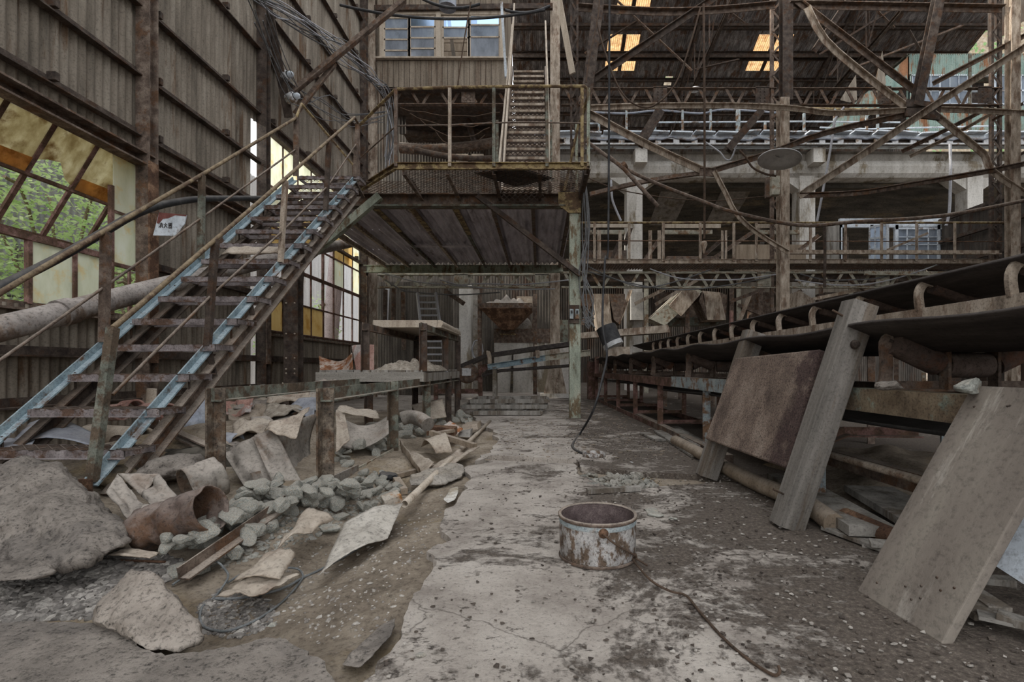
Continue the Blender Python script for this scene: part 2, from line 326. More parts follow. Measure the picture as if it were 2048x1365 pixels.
def floor_mat():
    t = NT('dirty_concrete_floor'); co = t.raw
    n1 = t.noise(3.2, 10, .68, co=co); n2 = t.noise(2.1, 12, .74, co=co, dist=.6); n3 = t.noise(55, 6, .78, co=co); n4 = t.noise(17, 8, .7, co=co, stretch=(1,1.35,1)); n5 = t.noise(120, 4, .7, co=co)
    base = t.ramp(n1, [(.28, (.25,.215,.185)), (.5, (.46,.41,.36)), (.72, (.6,.545,.485))])
    vo = t.n('ShaderNodeTexVoronoi', feature='DISTANCE_TO_EDGE'); vo.inputs['Scale'].default_value = .9; dv = t.n('ShaderNodeVectorMath', operation='ADD'); nv = t.n('ShaderNodeTexNoise'); nv.inputs['Scale'].default_value = 4; nv.inputs['Detail'].default_value = 6; t.l(co, nv.inputs['Vector']); sv = t.n('ShaderNodeVectorMath', operation='SCALE'); sv.inputs['Scale'].default_value = .35; t.l(nv.outputs['Color'], sv.inputs[0]); t.l(co, dv.inputs[0]); t.l(sv.outputs[0], dv.inputs[1]); t.l(dv.outputs[0], vo.inputs['Vector'])
    base = t.mix(t.ramp(vo.outputs['Distance'], [(.0, .75), (.006, 0)]), base, (.1,.085,.07))
    base = t.mix(1.0, base, t.ramp(n3, [(.3, .35), (.47, 1.0), (.7, 1.05)]), 'MULTIPLY')
    sx = t.n('ShaderNodeSeparateXYZ'); ge = t.n('ShaderNodeNewGeometry'); t.l(ge.outputs['Position'], sx.inputs[0])
    bias = t.ramp(t.math('MULTIPLY', t.math('ADD', sx.outputs['X'], 1.0), .4), [(.2, .0), (.48, .02), (.66, .095), (.9, .135), (1, .16)])
    m = t.ramp(t.math('ADD', t.math('ADD', t.math('MULTIPLY', n2, .72), t.math('MULTIPLY', n4, .28)), bias), [(.545, 0), (.6, 1)])
    dirt = t.ramp(n3, [(.32, (.05,.04,.033)), (.55, (.145,.118,.096)), (.72, (.34,.295,.245))])
    col = t.mix(m, base, dirt)
    col = t.mix(t.ramp(n4, [(.595, 0), (.64, .8)]), col, (.09,.075,.062))
    col = t.mix(t.ramp(n5, [(.7, 0), (.74, 1)]), col, (.5,.47,.42))
    t.bsdf(col, .9, 0, t.math('ADD', t.math('MULTIPLY', n3, .7), t.math('ADD', n4, t.math('MULTIPLY', m, .5))), .014, .8); return t.m
FLOOR = floor_mat()
def dirt_mat():
    t = NT('rubble_dirt'); co = t.raw; n1 = t.noise(2.4, 11, .7, co=co); n2 = t.noise(1.3, 8, .65, co=co); n3 = t.noise(42, 7, .8, co=co); n5 = t.noise(105, 4, .7, co=co)
    col = t.ramp(n1, [(.3, (.15,.12,.09)), (.5, (.44,.36,.275)), (.7, (.66,.57,.46))])
    col = t.mix(t.ramp(n2, [(.52, 0), (.62, .6)]), col, (.38,.275,.14))
    col = t.mix(1.0, col, t.ramp(n3, [(.3, .25), (.5, 1.0), (.7, 1.15)]), 'MULTIPLY')
    col = t.mix(t.ramp(n5, [(.66, 0), (.7, 1)]), col, (.5,.46,.4))
    t.bsdf(col, .95, 0, t.math('ADD', n3, n1), .03, .9); return t.m
DIRT = dirt_mat()
# ---------- left wall, windows, girts, outside
WX = -4.83; UY = (0,1,0); UZ = (0,0,1)
w = MB()
def wp(y0, y1, z0, z1, rows=1): w.corr((WX, y0, z0), UY, UZ, y1-y0, z1-z0, .1, .014, rows)
wp(1.6, 8.36, 3.36, 9.8, 4); wp(8.2, 14.6, 5.02, 9.8, 3); wp(-2.5, 18.5, 9.74, 15.6, 3); wp(-2.5, 1.62, -.4, 9.8, 3)
wp(1.6, 6.22, -.4, 1.44, 1); wp(1.6, 3.95, 1.4, 3.42, 1); wp(6.2, 8.36, -.4, 3.42, 2); wp(8.46, 14.6, -.4, 1.46, 1); wp(13.3, 14.6, 1.4, 5.06, 2)  # blank length at the window's near end, unseen, added to block sun
struct('wall_left', w, WALL)
GIRTS = [(3.65,1.6,14,'just above the long window lintel'),(4.37,1.6,8.5,'second above the window lintel'),(5.2,1.6,14,'level with the heads of the far windows'),(6.3,1.6,14,'below the middle of the high corrugated wall'),
         (7.1,1.6,14,'crossing the wall beside the platform rail'),(8.0,1.6,14,'high beside the hanging cable bundle'),(9.0,1.6,14,'near the top left of the corrugated wall'),(10.2,1.6,14,'highest of those on the corrugated wall'),
         (1.0,1.6,14,'low behind the stair treads'),(.52,1.6,8.6,'lowest, near the rubble behind the stair foot'),(2.1,6.3,8.5,'behind the stairs between the two window bands')]
for z, a, b, txt in GIRTS:
    g = MB().bar((WX+.06, a, z), (WX+.06, b, z), .09, .1, 'L', t=.016)
    if z > 3.5:
        for k in range(int((b-a-.7)/1.35)+1): g.box((WX+.06, a+.6+k*1.35, z+.05), (.088,.05,.08))
    one('wall_girt', g, STEEL_D, 'rusted steel girt along the left wall, '+txt, 'girt', 'girts along the left wall')
t = MB(); t.bar((WX+.08, 1.6, 3.36), (WX+.08, 8.5, 3.32), .16, .15, 'C', t=.02)
struct('trim_1', t, STEEL)
t = MB().bar((WX+.05, 8.7, 5.04), (WX+.05, 13.4, 5.0), .1, .1, 'L', t=.02); struct('trim_2', t, STEEL_D)
t = MB().bar((WX+.05, 1.6, 1.42), (WX+.05, 6.2, 1.42), .12, .09, 'L', t=.02); t.bar((WX+.05, 8.7, 1.45), (WX+.05, 13.4, 1.45), .14, .1, 'L', t=.02); struct('trim_3', t, STEEL)
for y, mt, txt, z1 in ((6.02, STEEL, 'rusty wall column right of the long left window', 14), (8.56, STEEL_D, 'brown wall column at the near edge of the far windows', 14), (13.45, STEEL_D, 'wall column at the far end of the far windows', 14)):
    c = thing('wall_column', txt, 'column', (WX+.1, y, 0))
    MB().bar((WX+.1, y, -.3), (WX+.1, y, z1), .16, .15, 'I', up=UY, t=.018).build('shaft', mt, c)
    MB().bar((WX+.2, y-.03, .9), (WX+.2, y-.03, 3.3), .02, .14, up=UY).build('flange_plate', RUST if y < 7 else STEEL, c, label='orange rusted flange' if y < 7 else None)
# first window: a big sash swung outwards, frosted lights below and beside it
win = thing('window_1', 'long rusty window with amber stained panes in an outward tilted sash', 'window', (WX, 4.4, 1.43)); win['kind'] = 'structure'
fr = MB()
for y, z1 in ((4.0,2.08),(4.72,2.08),(5.18,2.08),(5.63,2.9),(6.12,3.3)): fr.bar((WX, y, 1.45), (WX, y, z1), .045, .04)
fr.bar((WX, 3.9, 2.08), (WX, 5.63, 2.08), .06, .06); fr.bar((WX, 5.63, 2.62), (WX, 6.12, 2.62), .03, .03); fr.bar((WX, 5.63, 2.02), (WX, 6.12, 2.02), .04, .04); fr.bar((WX, 5.88, 1.45), (WX, 5.88, 2.02), .02, .03)
fr.build('window_frame', RED, win)
def sash(y, k):                                # point on the outward tilted sash: k 0 at the hinge, 1 at its free edge
    return V((WX-.62*k, y, 3.3-1.02*k))
sh = MB(); YS = (4.08, 4.54, 4.99, 5.47, 5.97)
for y in YS: sh.bar(sash(y,0), sash(y,1), .045, .03, up=(1,0,.6))
for k in (0, .5, 1): sh.bar(sash(YS[0],k), sash(YS[-1],k), .04, .035)
sh.build('tilted_sash', RED, win)
for i in range(4):
    a, b = YS[i]+.02, YS[i+1]-.02
    low = [(b,.46),(b-.1,.42),(b-.22,.3),(a+.1,.32),(a,.36)] if i == 2 else [(b,.5),(a,.48)]
    MB().prism([sash(a,.03), sash(b,.03)]+[sash(*q) for q in low], (.006,0,.003)).build('stained_pane', STAIN, win)
    if i != 2:
        MB().prism([sash(a,.37)+V((.012,0,0)), sash(b,.36)+V((.012,0,0)), sash(b,.495)+V((.012,0,0)), sash(a,.485)+V((.012,0,0))], (.004,0,.002)).build('amber_pane', ORNG, win)
for y0, y1, z0, z1 in ((4.75,5.16,1.47,2.05),(5.21,5.61,1.47,2.05),(5.66,6.1,2.64,3.28),(5.66,6.1,2.04,2.61)):
    MB().box2((WX-.006, y0, z0), (WX+.002, y1, z1)).build('frosted_pane', FROST, win)
# second window: tall broken sashes
win = thing('window_2', 'tall broken industrial window with few panes left, beyond the stairs', 'window', (WX, 11, 1.45)); win['kind'] = 'structure'
fr = MB(); ys = [8.8+.58*i for i in range(9)]; zs = [1.5, 2.1, 2.75, 3.4, 4.1, 5.0]
for i, y in enumerate(ys): fr.bar((WX, y, 1.48), (WX, y, 5.0), .05 if i % 4 == 0 else .028, .04)
for j, z in enumerate(zs): fr.bar((WX, 8.8, z), (WX, 13.4, z), .04, .07 if j == 2 else .03)
fr.build('window_frame', RED, win)
rr = random.Random(8); keep = {(0,0):'o',(1,3):'f',(1,4):'f',(0,4):'f',(2,4):'f',(3,4):'f',(0,3):'f',(1,1):'a',(2,0):'a',(0,2):'a',(5,2):'f',(6,3):'a',(7,3):'f',(7,2):'f',(6,4):'f',(7,4):'f',(3,0):'a',(4,4):'f',(5,3):'a',(2,3):'a'}
for (i, j), m in keep.items():
    MB().box2((WX-.006, ys[i]+.02, zs[j]+.02), (WX+.002, ys[i+1]-.02, zs[j+1]-.02)).build('frosted_pane' if m == 'f' else 'tan_pane', FROST if m == 'f' else TANP, win)
br = MB(); br.bar((WX+.1, 9.75, 1.5), (WX+.02, 10.15, 2.8), .04, .05); br.bar((WX+.12, 9.2, 1.5), (WX, 9.45, 2.6), .03, .03); br.build('loose_glazing_bar', STEEL_D, win)
# outside: neighbouring sheds, shrubs, ground
og = MB().box2((-16, 0, -.45), (-4.9, 26, -.4)); struct('ground_outside', og, DIRT)
o = thing('metal_shed', 'grey corrugated shed seen outside through the long left window', 'shed', (-8.6, 6, -.4))
MB().corr((-8.6, 3.0, -.4), UY, UZ, 9.2, 6.4, .12, .02, 2).build('wall', OUTM, o); b = MB()
for z in (1.4, 2.2): b.tube(sag((-8.5,4,z),(-8.5,12,z+.2),.3), .025, 6)
b.build('cable', CABLE, o)
o = thing('white_shed', 'pale corrugated shed outside beyond the broken far windows', 'shed', (-11, 17, -.4))
MB().corr((-11, 13.5, -.4), UY, UZ, 17.5, 8.6, .22, .03, 2).build('wall', OUTW, o)
for k, (x, y, z, a, b2) in enumerate(((-6.4,14.6,0,.5,.22),(-6.5,15.3,0,.3,.2))):
    one('drain_pipe', MB().tube([(x,y,-.4),(x+.25,y+a,4.6)], .16, 14), M('pinkish_pipe%d' % k, [(.4,.33,.33),(.55,.47,.47)], 4), ('nearer' if k == 0 else 'further')+' leaning pinkish pipe outside the far windows', 'pipe')
def foliage(c, size, n, seed, leaf=.075, mat=None, name='foliage', par=None, bare=0):
    rr = random.Random(seed); m = MB(); c = V(c)
    for i in range(n):
        while True:
            p = V((rr.uniform(-1,1), rr.uniform(-1,1), rr.uniform(-1,1)))
            if p.length < 1 and NZ.noise(p*2.6+V((seed,0,0))) > -.08: break
        p = c+V((p.x*size[0], p.y*size[1], p.z*size[2])); d = V((rr.gauss(0,1), rr.gauss(0,1), rr.gauss(0,.5)-.2)).normalized(); e = d.cross(V((rr.gauss(0,1),rr.gauss(0,1),1.5))).normalized(); L = leaf*rr.uniform(.6,1.3)
        m.add([p, p+d*L*.5+e*L*.28, p+d*L, p+d*L*.5-e*L*.28], [[0,1,2,3]])
    return m.build(name, mat or LEAF, par)
def shrub(label, x, y, h, crown, n, seed, leaf=.075):
    t = thing('leafy_shrub', label, 'shrub', (x, y, -.4), 'shrubs outside the left windows'); rr = random.Random(seed); b = MB()
    for k in range(7):
        tip = V((x+rr.uniform(-1,1)*crown[0]*.8, y+rr.uniform(-1,1)*crown[1]*.8, h+rr.uniform(-.5,.8)*crown[2]))
        b.tube(smooth_pts([(x,y,-.4),(x+rr.uniform(-.1,.1),y+rr.uniform(-.1,.1),h*.35),tip*.6+V((x,y,h))*.4,tip]), .022, 6, scales=None)
    b.build('stem', WOODB, t); foliage((x, y, h), crown, n, seed, leaf, par=t)
shrub('bright green shrub filling the long left window, behind its tilted sash', -7.2, 7.5, 2.6, (.9,1.45,1.5), 5200, 3, .085)
shrub('low green shrub at the left edge of the long window', -6.6, 5.35, 1.7, (.7,.75,1.2), 1900, 5, .085)
shrub('green sprig outside beside the rusty wall column', -6.0, 7.6, 1.8, (.5,.6,.8), 700, 7, .065)
shrub('sunlit shrub low outside the near end of the far windows', -6.2, 11.9, 1.6, (.5,.7,1.1), 1200, 9, .08)
shrub('thin pale shrub outside the middle of the far windows', -6.6, 15.4, 2.0, (.4,1.0,1.3), 700, 12, .09)
# ---------- roof over the far bay, with amber sheets
RZ = lambda Y: 12.9+.465*(27-Y)
def roofp(x, y): return V((x, y, RZ(y)))
sd = V((0,-1,.465)).normalized()
w = MB(); HOLES = [(2.95,4.42,21.75,23.25),(9.5,11.1,21.75,23.25),(3.15,4.6,19.0,21.0)]
LEAK = [(5.85,6.3,23.5,23.9)]
def roofstrip(x0, x1, y1, y0):                 # from the low edge y1 up to y0
    L = math.hypot(y1-y0, RZ(y0)-RZ(y1)); w.corr(roofp(x0-.05,y1), (1,0,0), sd, x1-x0+.1, L, .09, .012, max(1,int(L/1.6)))
xs = sorted({-1.2, 19.2}|{h[0] for h in HOLES+LEAK}|{h[1] for h in HOLES+LEAK})
for a, b in zip(xs, xs[1:]):
    cuts = sorted([(h[3], h[2]) for h in HOLES+LEAK if h[0] <= a+1e-6 and h[1] >= b-1e-6], reverse=True); y = 27.3
    for hi, lo in cuts: roofstrip(a, b, y, hi); y = lo
    roofstrip(a, b, y, 18.4)
struct('roof', w, ROOF)
for k, (x0, x1, y0, y1) in enumerate(HOLES):
    t = thing('amber_roof_light', ['orange translucent roof panel, left one of the pair lower on the roof','orange translucent roof panel, right one, behind the tall dusty column','orange translucent roof panel cut by the top of the photo'][k], 'roof light', roofp(x0,y1), 'amber roof lights')
    xm = (x0+x1)/2
    for a, b in ((x0+.02,xm-.07),(xm+.07,x1-.02)):
        MB().corr(roofp(a,y1), (1,0,0), sd, b-a, math.hypot(y1-y0,RZ(y0)-RZ(y1)), .09, .012).build('plastic_sheet', SKYL, t)
    MB().bar(roofp(xm,y1), roofp(xm,y0), .16, .03).build('joint_strip', STEEL_D, t)
for k, y in enumerate((26.0, 25.2, 24.4, 23.55, 22.62, 22.4, 21.4, 20.2, 19.0, 17.6)):
    p = MB().bar(roofp(-1.2,y)-V((0,0,.12)), roofp(19.2,y)-V((0,0,.12)), .1, .16, 'C', t=.02)
    if k in (4, 6): p.bar(roofp(-1.2,y)-V((0,.25,.16)), roofp(19.2,y)-V((0,.25,.16)), .08, .12)
    one('roof_purlin', p, STEEL_D, 'dark purlin under the far roof, %s from the eaves' % ['lowest','second','third','fourth','fifth','sixth','seventh','eighth','ninth','tenth'][k], 'purlin', 'purlins under the far roof')
for k, x in enumerate((.6, 6.7, 12.9)):
    t = thing('roof_truss', 'dark riveted roof truss, %s' % ['left one above the steep stairs','middle one near the tall dusty column','right one near the teal cabin'][k], 'roof truss', (x, 20, RZ(27)-.9), 'trusses under the far roof')
    MB().bar(roofp(x,27)-V((0,0,.35)), roofp(x,15.5)-V((0,0,.35)), .14, .22, 'I').build('rafter', STEEL_D, t)
    MB().bar((x,27,RZ(27)-.6), (x,15.5,RZ(27)+1.0), .12, .14, 'C').build('tie', STEEL_D, t)
    for q in range(6):
        y = 25.5-1.9*q; zt = RZ(y)-.4; zb = RZ(27)-.6+1.6*(27-y)/11.5
        MB().bar((x,y,zb), (x,y,zt), .06, .06, 'L').build('strut', STEEL_D, t)
        MB().bar((x,y,zb), (x,y-1.9,RZ(y-1.9)-.4), .06, .06, 'L').build('diagonal', STEEL_D, t)
for k, (x0,y0,x1,y1,Y) in enumerate(((1235,0,1385,140,20),(1395,140,1462,18,20),(1390,138,1478,118,20.5),(1460,22,1490,45,20),(1668,70,1735,90,20),(1640,108,1790,15,19.5),(1755,20,1790,55,19.5),(1738,20,1740,90,20),(1820,60,1845,105,19.5),(1720,130,1925,50,19.7),(1170,105,1275,40,21),(1660,150,1690,110,20))):
    one('roof_brace', MB().bar(P(x0,y0,Y), P(x1,y1,Y), .11, .09, 'L', t=.02), STEEL_D if k % 3 else STEEL, 'thin brace under the far roof, '+['running down from the top left roof light','rising right from the truss foot','nearly level, right of the truss foot','short, near the top of the tall column','right of the tall column','rising towards the upper right','short, in the upper right','upright strut right of the tall column','short, above the teal cabin','long, reaching over the teal cabin','rising over the left roof lights','short, left of the hanging tin sheets'][k], 'brace', 'braces under the far roof')
# back wall, right wall, wall behind platform
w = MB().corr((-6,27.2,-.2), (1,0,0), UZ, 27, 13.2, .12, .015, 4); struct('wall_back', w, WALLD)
w = MB().corr((13.35,13.3,-.2), UY, UZ, 3.9, 6.0, .12, .015, 3); w.corr((13.35,-2.5,-.2), UY, UZ, 15.8, 3.4, .12, .015, 1); w.corr((13.35,13.3,10.4), UY, UZ, 1.6, 5.6, .12, .015, 2); w.corr((13.35,-2.5,3.1), UY, UZ, 15.9, 9.5, .12, .015, 2); struct('wall_right', w, WALLD)  # near lengths are out of view, added to cut flat side light
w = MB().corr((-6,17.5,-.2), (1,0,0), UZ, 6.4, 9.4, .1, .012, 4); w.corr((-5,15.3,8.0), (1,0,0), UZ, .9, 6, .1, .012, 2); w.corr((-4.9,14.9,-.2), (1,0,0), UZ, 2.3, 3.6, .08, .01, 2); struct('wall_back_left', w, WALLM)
for k, z in enumerate((1.2,2.2,3.3,4.2,5.0,5.7)):
    one('wall_girt', MB().bar((13.27,13.4,z),(13.27,17.1,z),.1,.1,'L'), STEEL_D, 'rusted girt on the right wall, %s from the floor' % ['first','second','third','fourth','fifth','sixth'][k], 'girt', 'girts along the right wall')
w = MB().box2((3.0,-2.5,9.2),(13.4,9.6,9.3)); struct('shade_ceiling', w, ROOF)  # unseen slab added overhead to darken the right foreground
# hillside beyond the right end of the roof
struct('hillside', MB().grid(lambda u,v: V((2+u*85, 46+v*10, v*44+2*NZ.noise(V((u*6,v*6,1))))), 20, 14), DIRT)
t = MB(); rr = random.Random(5)
for i in range(5200):
    u, v = rr.random(), rr.random(); p = V((6+u*50, 45+v*10, 8+v*36)); L = rr.uniform(.25,.6)
    d = V((rr.gauss(0,1),rr.gauss(0,.3),rr.gauss(0,1))).normalized(); e = d.cross(V((0,1,.3))).normalized(); t.add([p,p+d*L*.5+e*L*.35,p+d*L,p+d*L*.5-e*L*.35],[[0,1,2,3]])
one('hillside_trees', t, LEAF_H, 'green wooded hillside beyond the right end of the roof', 'trees', kind='stuff')
# ---------- steel frame: columns, lattice girders, braces
def lattice(name, label, mat, x0, x1, Y, z0, z1, n, gus, gmat=None, dep=.12, group=None):
    t = thing(name, label, 'girder', ((x0+x1)/2, Y, z0), group)
    MB().bar((x0,Y,z1-.04),(x1,Y,z1-.04),.14,.08,'L',t=.02).build('top_chord', mat, t); MB().bar((x0,Y,z0+.03),(x1,Y,z0+.03),.14,.07,'L',t=.02).build('bottom_chord', mat, t)
    for i in range(n):
        a = x0+(x1-x0)*i/n; b = x0+(x1-x0)*(i+1)/n; m = (a+b)/2; q = (b-a)*.12
        MB().bar((a+q,Y-.02,z1-.06),(m-q*.6,Y-.02,z0+.05),.02,.075,up=(1,0,0)).build('diagonal', mat, t); MB().bar((m+q*.6,Y+.02,z0+.05),(b-q,Y+.02,z1-.06),.02,.075,up=(1,0,0)).build('diagonal', mat, t)
    for gx in gus:
        g = MB().box2((gx-.19,Y-.07,z0+.03),(gx+.19,Y-.05,z1-.03))
        for r in range(5):
            for c in (-.06,.06): g.box((gx+c,Y-.075,z0+.1+r*(z1-z0-.2)/4),(.025,.02,.025))
        g.build('gusset_plate', gmat or mat, t)
    return t
DUSTG = M('dusty_pale_girder', [(0.25,0.237,0.188),(0.475,0.45,0.362),(0.625,0.575,0.475)], 8, rust=(0.3,0.2,0.125), ramt=.4, dust=(.52,.46,.38))
lattice('lattice_girder','pale lattice girder under the corrugated deck, left of the riveted column',DUSTG,-4.55,.3,14,3.07,3.5,6,(-2.2,.05),group='lower lattice girders')
lattice('lattice_girder','pale lattice girder below the yellow railed catwalk, between riveted and tall column',DUSTG,.6,6.6,14,3.07,3.55,8,(3.42,6.25),group='lower lattice girders')
lattice('lattice_girder','pale lattice girder below the small white hut, right of the tall column',DUSTG,7.0,12.5,14,3.07,3.55,7,(9.55,12.2),group='lower lattice girders')
lattice('lattice_girder','rusted lattice girder under the boarded cabin',STEEL,-4.55,.3,14,8.2,8.72,6,(-2.0,),group='upper lattice girders')
lattice('lattice_girder','rusted lattice girder in front of the roof, left of the tall column',STEEL,.6,6.6,14,8.18,8.72,8,(3.35,6.2),STEEL_D,group='upper lattice girders')
lattice('lattice_girder','rusted lattice girder in front of the teal cabin',STEEL,7.0,12.9,14,8.18,8.72,8,(9.6,12.4),STEEL_D,group='upper lattice girders')
def column(x, Y, wd, z1, mat, label, kind='I', base=0, z0=0, mat2=None):
    t = thing('steel_column', label, 'column', (x, Y, z0))
    if kind == 'lattice':
        for s in (-1,1): MB().bar((x+s*wd*.38,Y,z0),(x+s*wd*.38,Y,z1),.09,wd*.24,'C',up=(1,0,0)).build('channel', mat, t)
        m = MB(); n = int((z1-z0)/.3)
        for i in range(n): m.bar((x-wd*.38*(-1)**i,Y-.05,z0+i*.3),(x+wd*.38*(-1)**i,Y-.05,z0+i*.3+.3),.012,.05,up=(1,0,0))
        m.build('lacing', mat, t)
    else:
        MB().bar((x,Y,z0),(x,Y,z1),wd,wd*.9,'I',up=UY,t=.022).build('shaft', mat, t)
        if mat2: MB().bar((x,Y-wd*.5,z0),(x,Y-wd*.5,z1),wd*.86,.02,up=UY).build('face_plate', mat2, t)
    if base:
        b = MB(); b.sweep([(x,Y,.12),(x,Y,.2),(x,Y,.85)], sec('box',1,1), up=UY, scales=[.62,.6,wd*1.25])
        for s in range(6):
            for c in (-.07,.07): b.lathe((x+c,Y-.31+s*.028,.25+s*.1),[(.026,0),(.022,-.014),(0,-.018)],8,(0,1,0))
        b.build('riveted_base', STEEL_L, t)
        MB().box2((x-.42,Y-.42,-.02),(x+.42,Y+.42,.13)).build('concrete_footing', CONC, t)
    return t
column(.42,14,.27,13,STEEL_L,'riveted column with flared base and concrete footing behind the green column','I',1)
column(-4.68,14,.2,12,STEEL_L,'dusty column in the back left corner, left of the ladder')
column(6.62,14,.34,14,STEEL,'dark laced column just behind the tall dusty column','lattice')
column(12.75,14,.3,13,STEEL_D,'dark riveted column on the right at the catwalk end','lattice')
column(6.12,12.6,.24,7.6,STEEL_L,'tall dusty column standing before the catwalk','I',mat2=STEEL_L)
column(11.72,12.4,.22,14,STEEL_L,'dusty column nearest the right edge of the photo')
c = column(.85,12.4,.2,14,STEEL_D,'dark post right of the steep stairs','lattice',z0=3.9)
one('column_extension', MB().bar((6.2,12.6,7.55),(6.2,12.6,12),.26,.2,'I',up=UY), STEEL_D, 'dark upper length of the tall dusty column', 'column')
def brace(label, pts, Y, w, h=None, mat=STEEL, kind='L', sm=3, name='steel_brace'):
    q = [P(*p, Y) if len(p) == 2 else P(*p) for p in pts]
    if len(q) > 2: q = smooth_pts(q, sm)
    one(name, MB().sweep(q, sec(kind, w, h or w, .02), up=(0,-1,0)), mat, label, 'brace', 'cross braces of the far bay')
YB = 12.5
one('wall_brace', MB().bar(P(583,182,9.1),P(808,-3,9.6),.13,.13,'L',t=.02), STEEL, 'heavy angle brace rising from the wall lamps to the top left of the cabin', 'brace')
one('wall_brace', MB().bar(P(590,226,9.15),P(668,127,9.4),.1,.1,'L',t=.02), STEEL, 'shorter angle brace below the heavy one, rising from the wall lamps', 'brace')
one('wall_brace', MB().bar(P(534,-5,8.5),P(580,236,9.2),.16,.1,'L',t=.02), STEEL_D, 'dark leaning brace on the left wall behind the wall lamps', 'brace')
brace('thick dark inclined strut leaning right, beside the steep stairs', [(1158,310),(1199,-10)], 12.2, .26, .24, STEEL_D, 'I')
brace('long brace rising from the platform rail corner to the upper right', [(1166,172),(1440,-12)], YB, .14, .12, STEEL_D)
brace('sagging level angle across the top, left of the tall column', [(1155,14),(1310,23),(1430,20),(1552,9)], YB, .13, .13, STEEL)
brace('level girder angle along the top right', [(1580,9),(2008,17)], YB, .14, .14, STEEL)
brace('long pale bent bar lying level below the upper lattice girder', [(1172,216),(1280,212),(1400,211),(1500,212),(1590,217),(1660,226),(1740,224),(1850,219),(1950,221),(2060,227)], 12.3, .11, .09, STEEL_L)
brace('light brown angle sloping down right to the plate joint', [(1176,226),(1300,292),(1412,344)], 12.3, .15, .12, STEEL_L)
brace('brown bar from the plate joint up right behind the lamp shade', [(1416,344),(1534,308),(1650,266),(1808,230),(1868,216)], 12.35, .12, .1, STEEL)
brace('brown bar from the plate joint down left to the green column', [(1404,345),(1290,362),(1180,388)], 12.35, .12, .1, STEEL)
brace('bent strip drooping from the plate joint to the catwalk rail', [(1428,342),(1452,388),(1470,424),(1500,455),(1540,483),(1577,505)], 12.2, .09, .09, STEEL_L)
brace('short plate where the four bars meet left of the tall column', [(1400,343),(1430,345)], 12.25, .2, .06, STEEL)
brace('brace falling right from the top of the tall column', [(1594,0),(1831,182)], 12.45, .13, .11, STEEL)
brace('mottled brace falling right, below the previous fall, to the right joint', [(1614,14),(1651,81),(1730,150),(1816,216)], 12.35, .14, .1, STEEL_L)
brace('thick dark strut rising from the right joint to the top edge', [(1832,214),(1877,-6)], 12.3, .22, .18, STEEL_D, 'I')
brace('thin bar rising right from the right joint', [(1868,166),(2056,68)], 12.5, .11, .09, STEEL)
brace('heavy double angle crossing from lower centre to the right edge, upper', [(1600,391),(1740,299),(1862,215),(2056,90)], 12.2, .17, .13, STEEL_L)
brace('bent bar dropping right from the right joint', [(1866,226),(1958,300),(1972,316),(1986,344),(2056,392)], 12.3, .12, .1, STEEL_L)
brace('bar from the low left joint rising gently to the right edge', [(1600,391),(1715,386),(1800,373),(1985,341),(2056,326)], 12.25, .11, .1, STEEL)
brace('inner thin bar under the heavy double angle', [(1806,302),(1900,256),(1972,218)], 13, .1, .1, STEEL)
brace('outer thin bar under the heavy double angle', [(1822,312),(1910,268),(1985,226)], 13, .09, .09, STEEL_L)
brace('dark inclined strut left of the tall column behind the blue rail', [(1278,290),(1320,222)], 13.8, .26, .2, STEEL_D, 'I')
brace('dark inclined strut right of centre behind the blue rail', [(1455,300),(1522,222)], 13.8, .2, .16, STEEL_D, 'I')
brace('dark upper strut near the hanging tin sheets', [(1630,100),(1700,-4)], 13.5, .16, .14, STEEL_D)
brace('plate joint where six bars meet at upper right', [(1812,216),(1880,224)], 12.28, .42, .05, STEEL_D, 'box')
brace('thin bar left of the right column near the wall', [(1985,240),(2048,206)], 12.9, .08, .08, STEEL)
brace('thin rod in the lower right corner behind the catwalk end', [(1985,345),(2056,300)], 13, .07, .07, STEEL_D)
one('hanging_tin_sheet', MB().prism([P(1745,185,19),P(1765,102,19),P(1772,168,19)], (0,.02,0)), WALL, 'triangular scrap of tin hanging under the roof, upper of two', 'tin sheet', 'tin scraps hanging under the roof')
one('hanging_tin_sheet', MB().prism([P(1680,200,19),P(1712,150,19),P(1714,200,19),P(1700,205,19)], (0,.02,0)), WALL, 'triangular scrap of tin hanging under the roof, lower of two', 'tin sheet', 'tin scraps hanging under the roof')
one('bent_rod', MB().tube(smooth_pts([P(1172,282,11.9),P(1244,333,11.9),P(1315,368,11.9),P(1400,401,11.9),P(1469,425,11.9),P(1600,451,12),P(1708,444,12),P(1884,432,12),P(2056,400,12)]), .045, 8), STEEL, 'long sagging brown pipe crossing the whole far bay above the catwalk', 'pipe')
one('bent_rod', MB().tube([P(1216,312,11.8),P(1248,338,11.8),P(1316,413,11.8)], .05, 8), STEEL, 'short brown pipe hanging down beside the green column', 'pipe')
one('bent_rod', MB().tube([P(1244,335,11.85),P(1251,330,11.85)], .1, 8), RUST, 'rusty clamp joining the two sloping brown pipes', 'clamp')
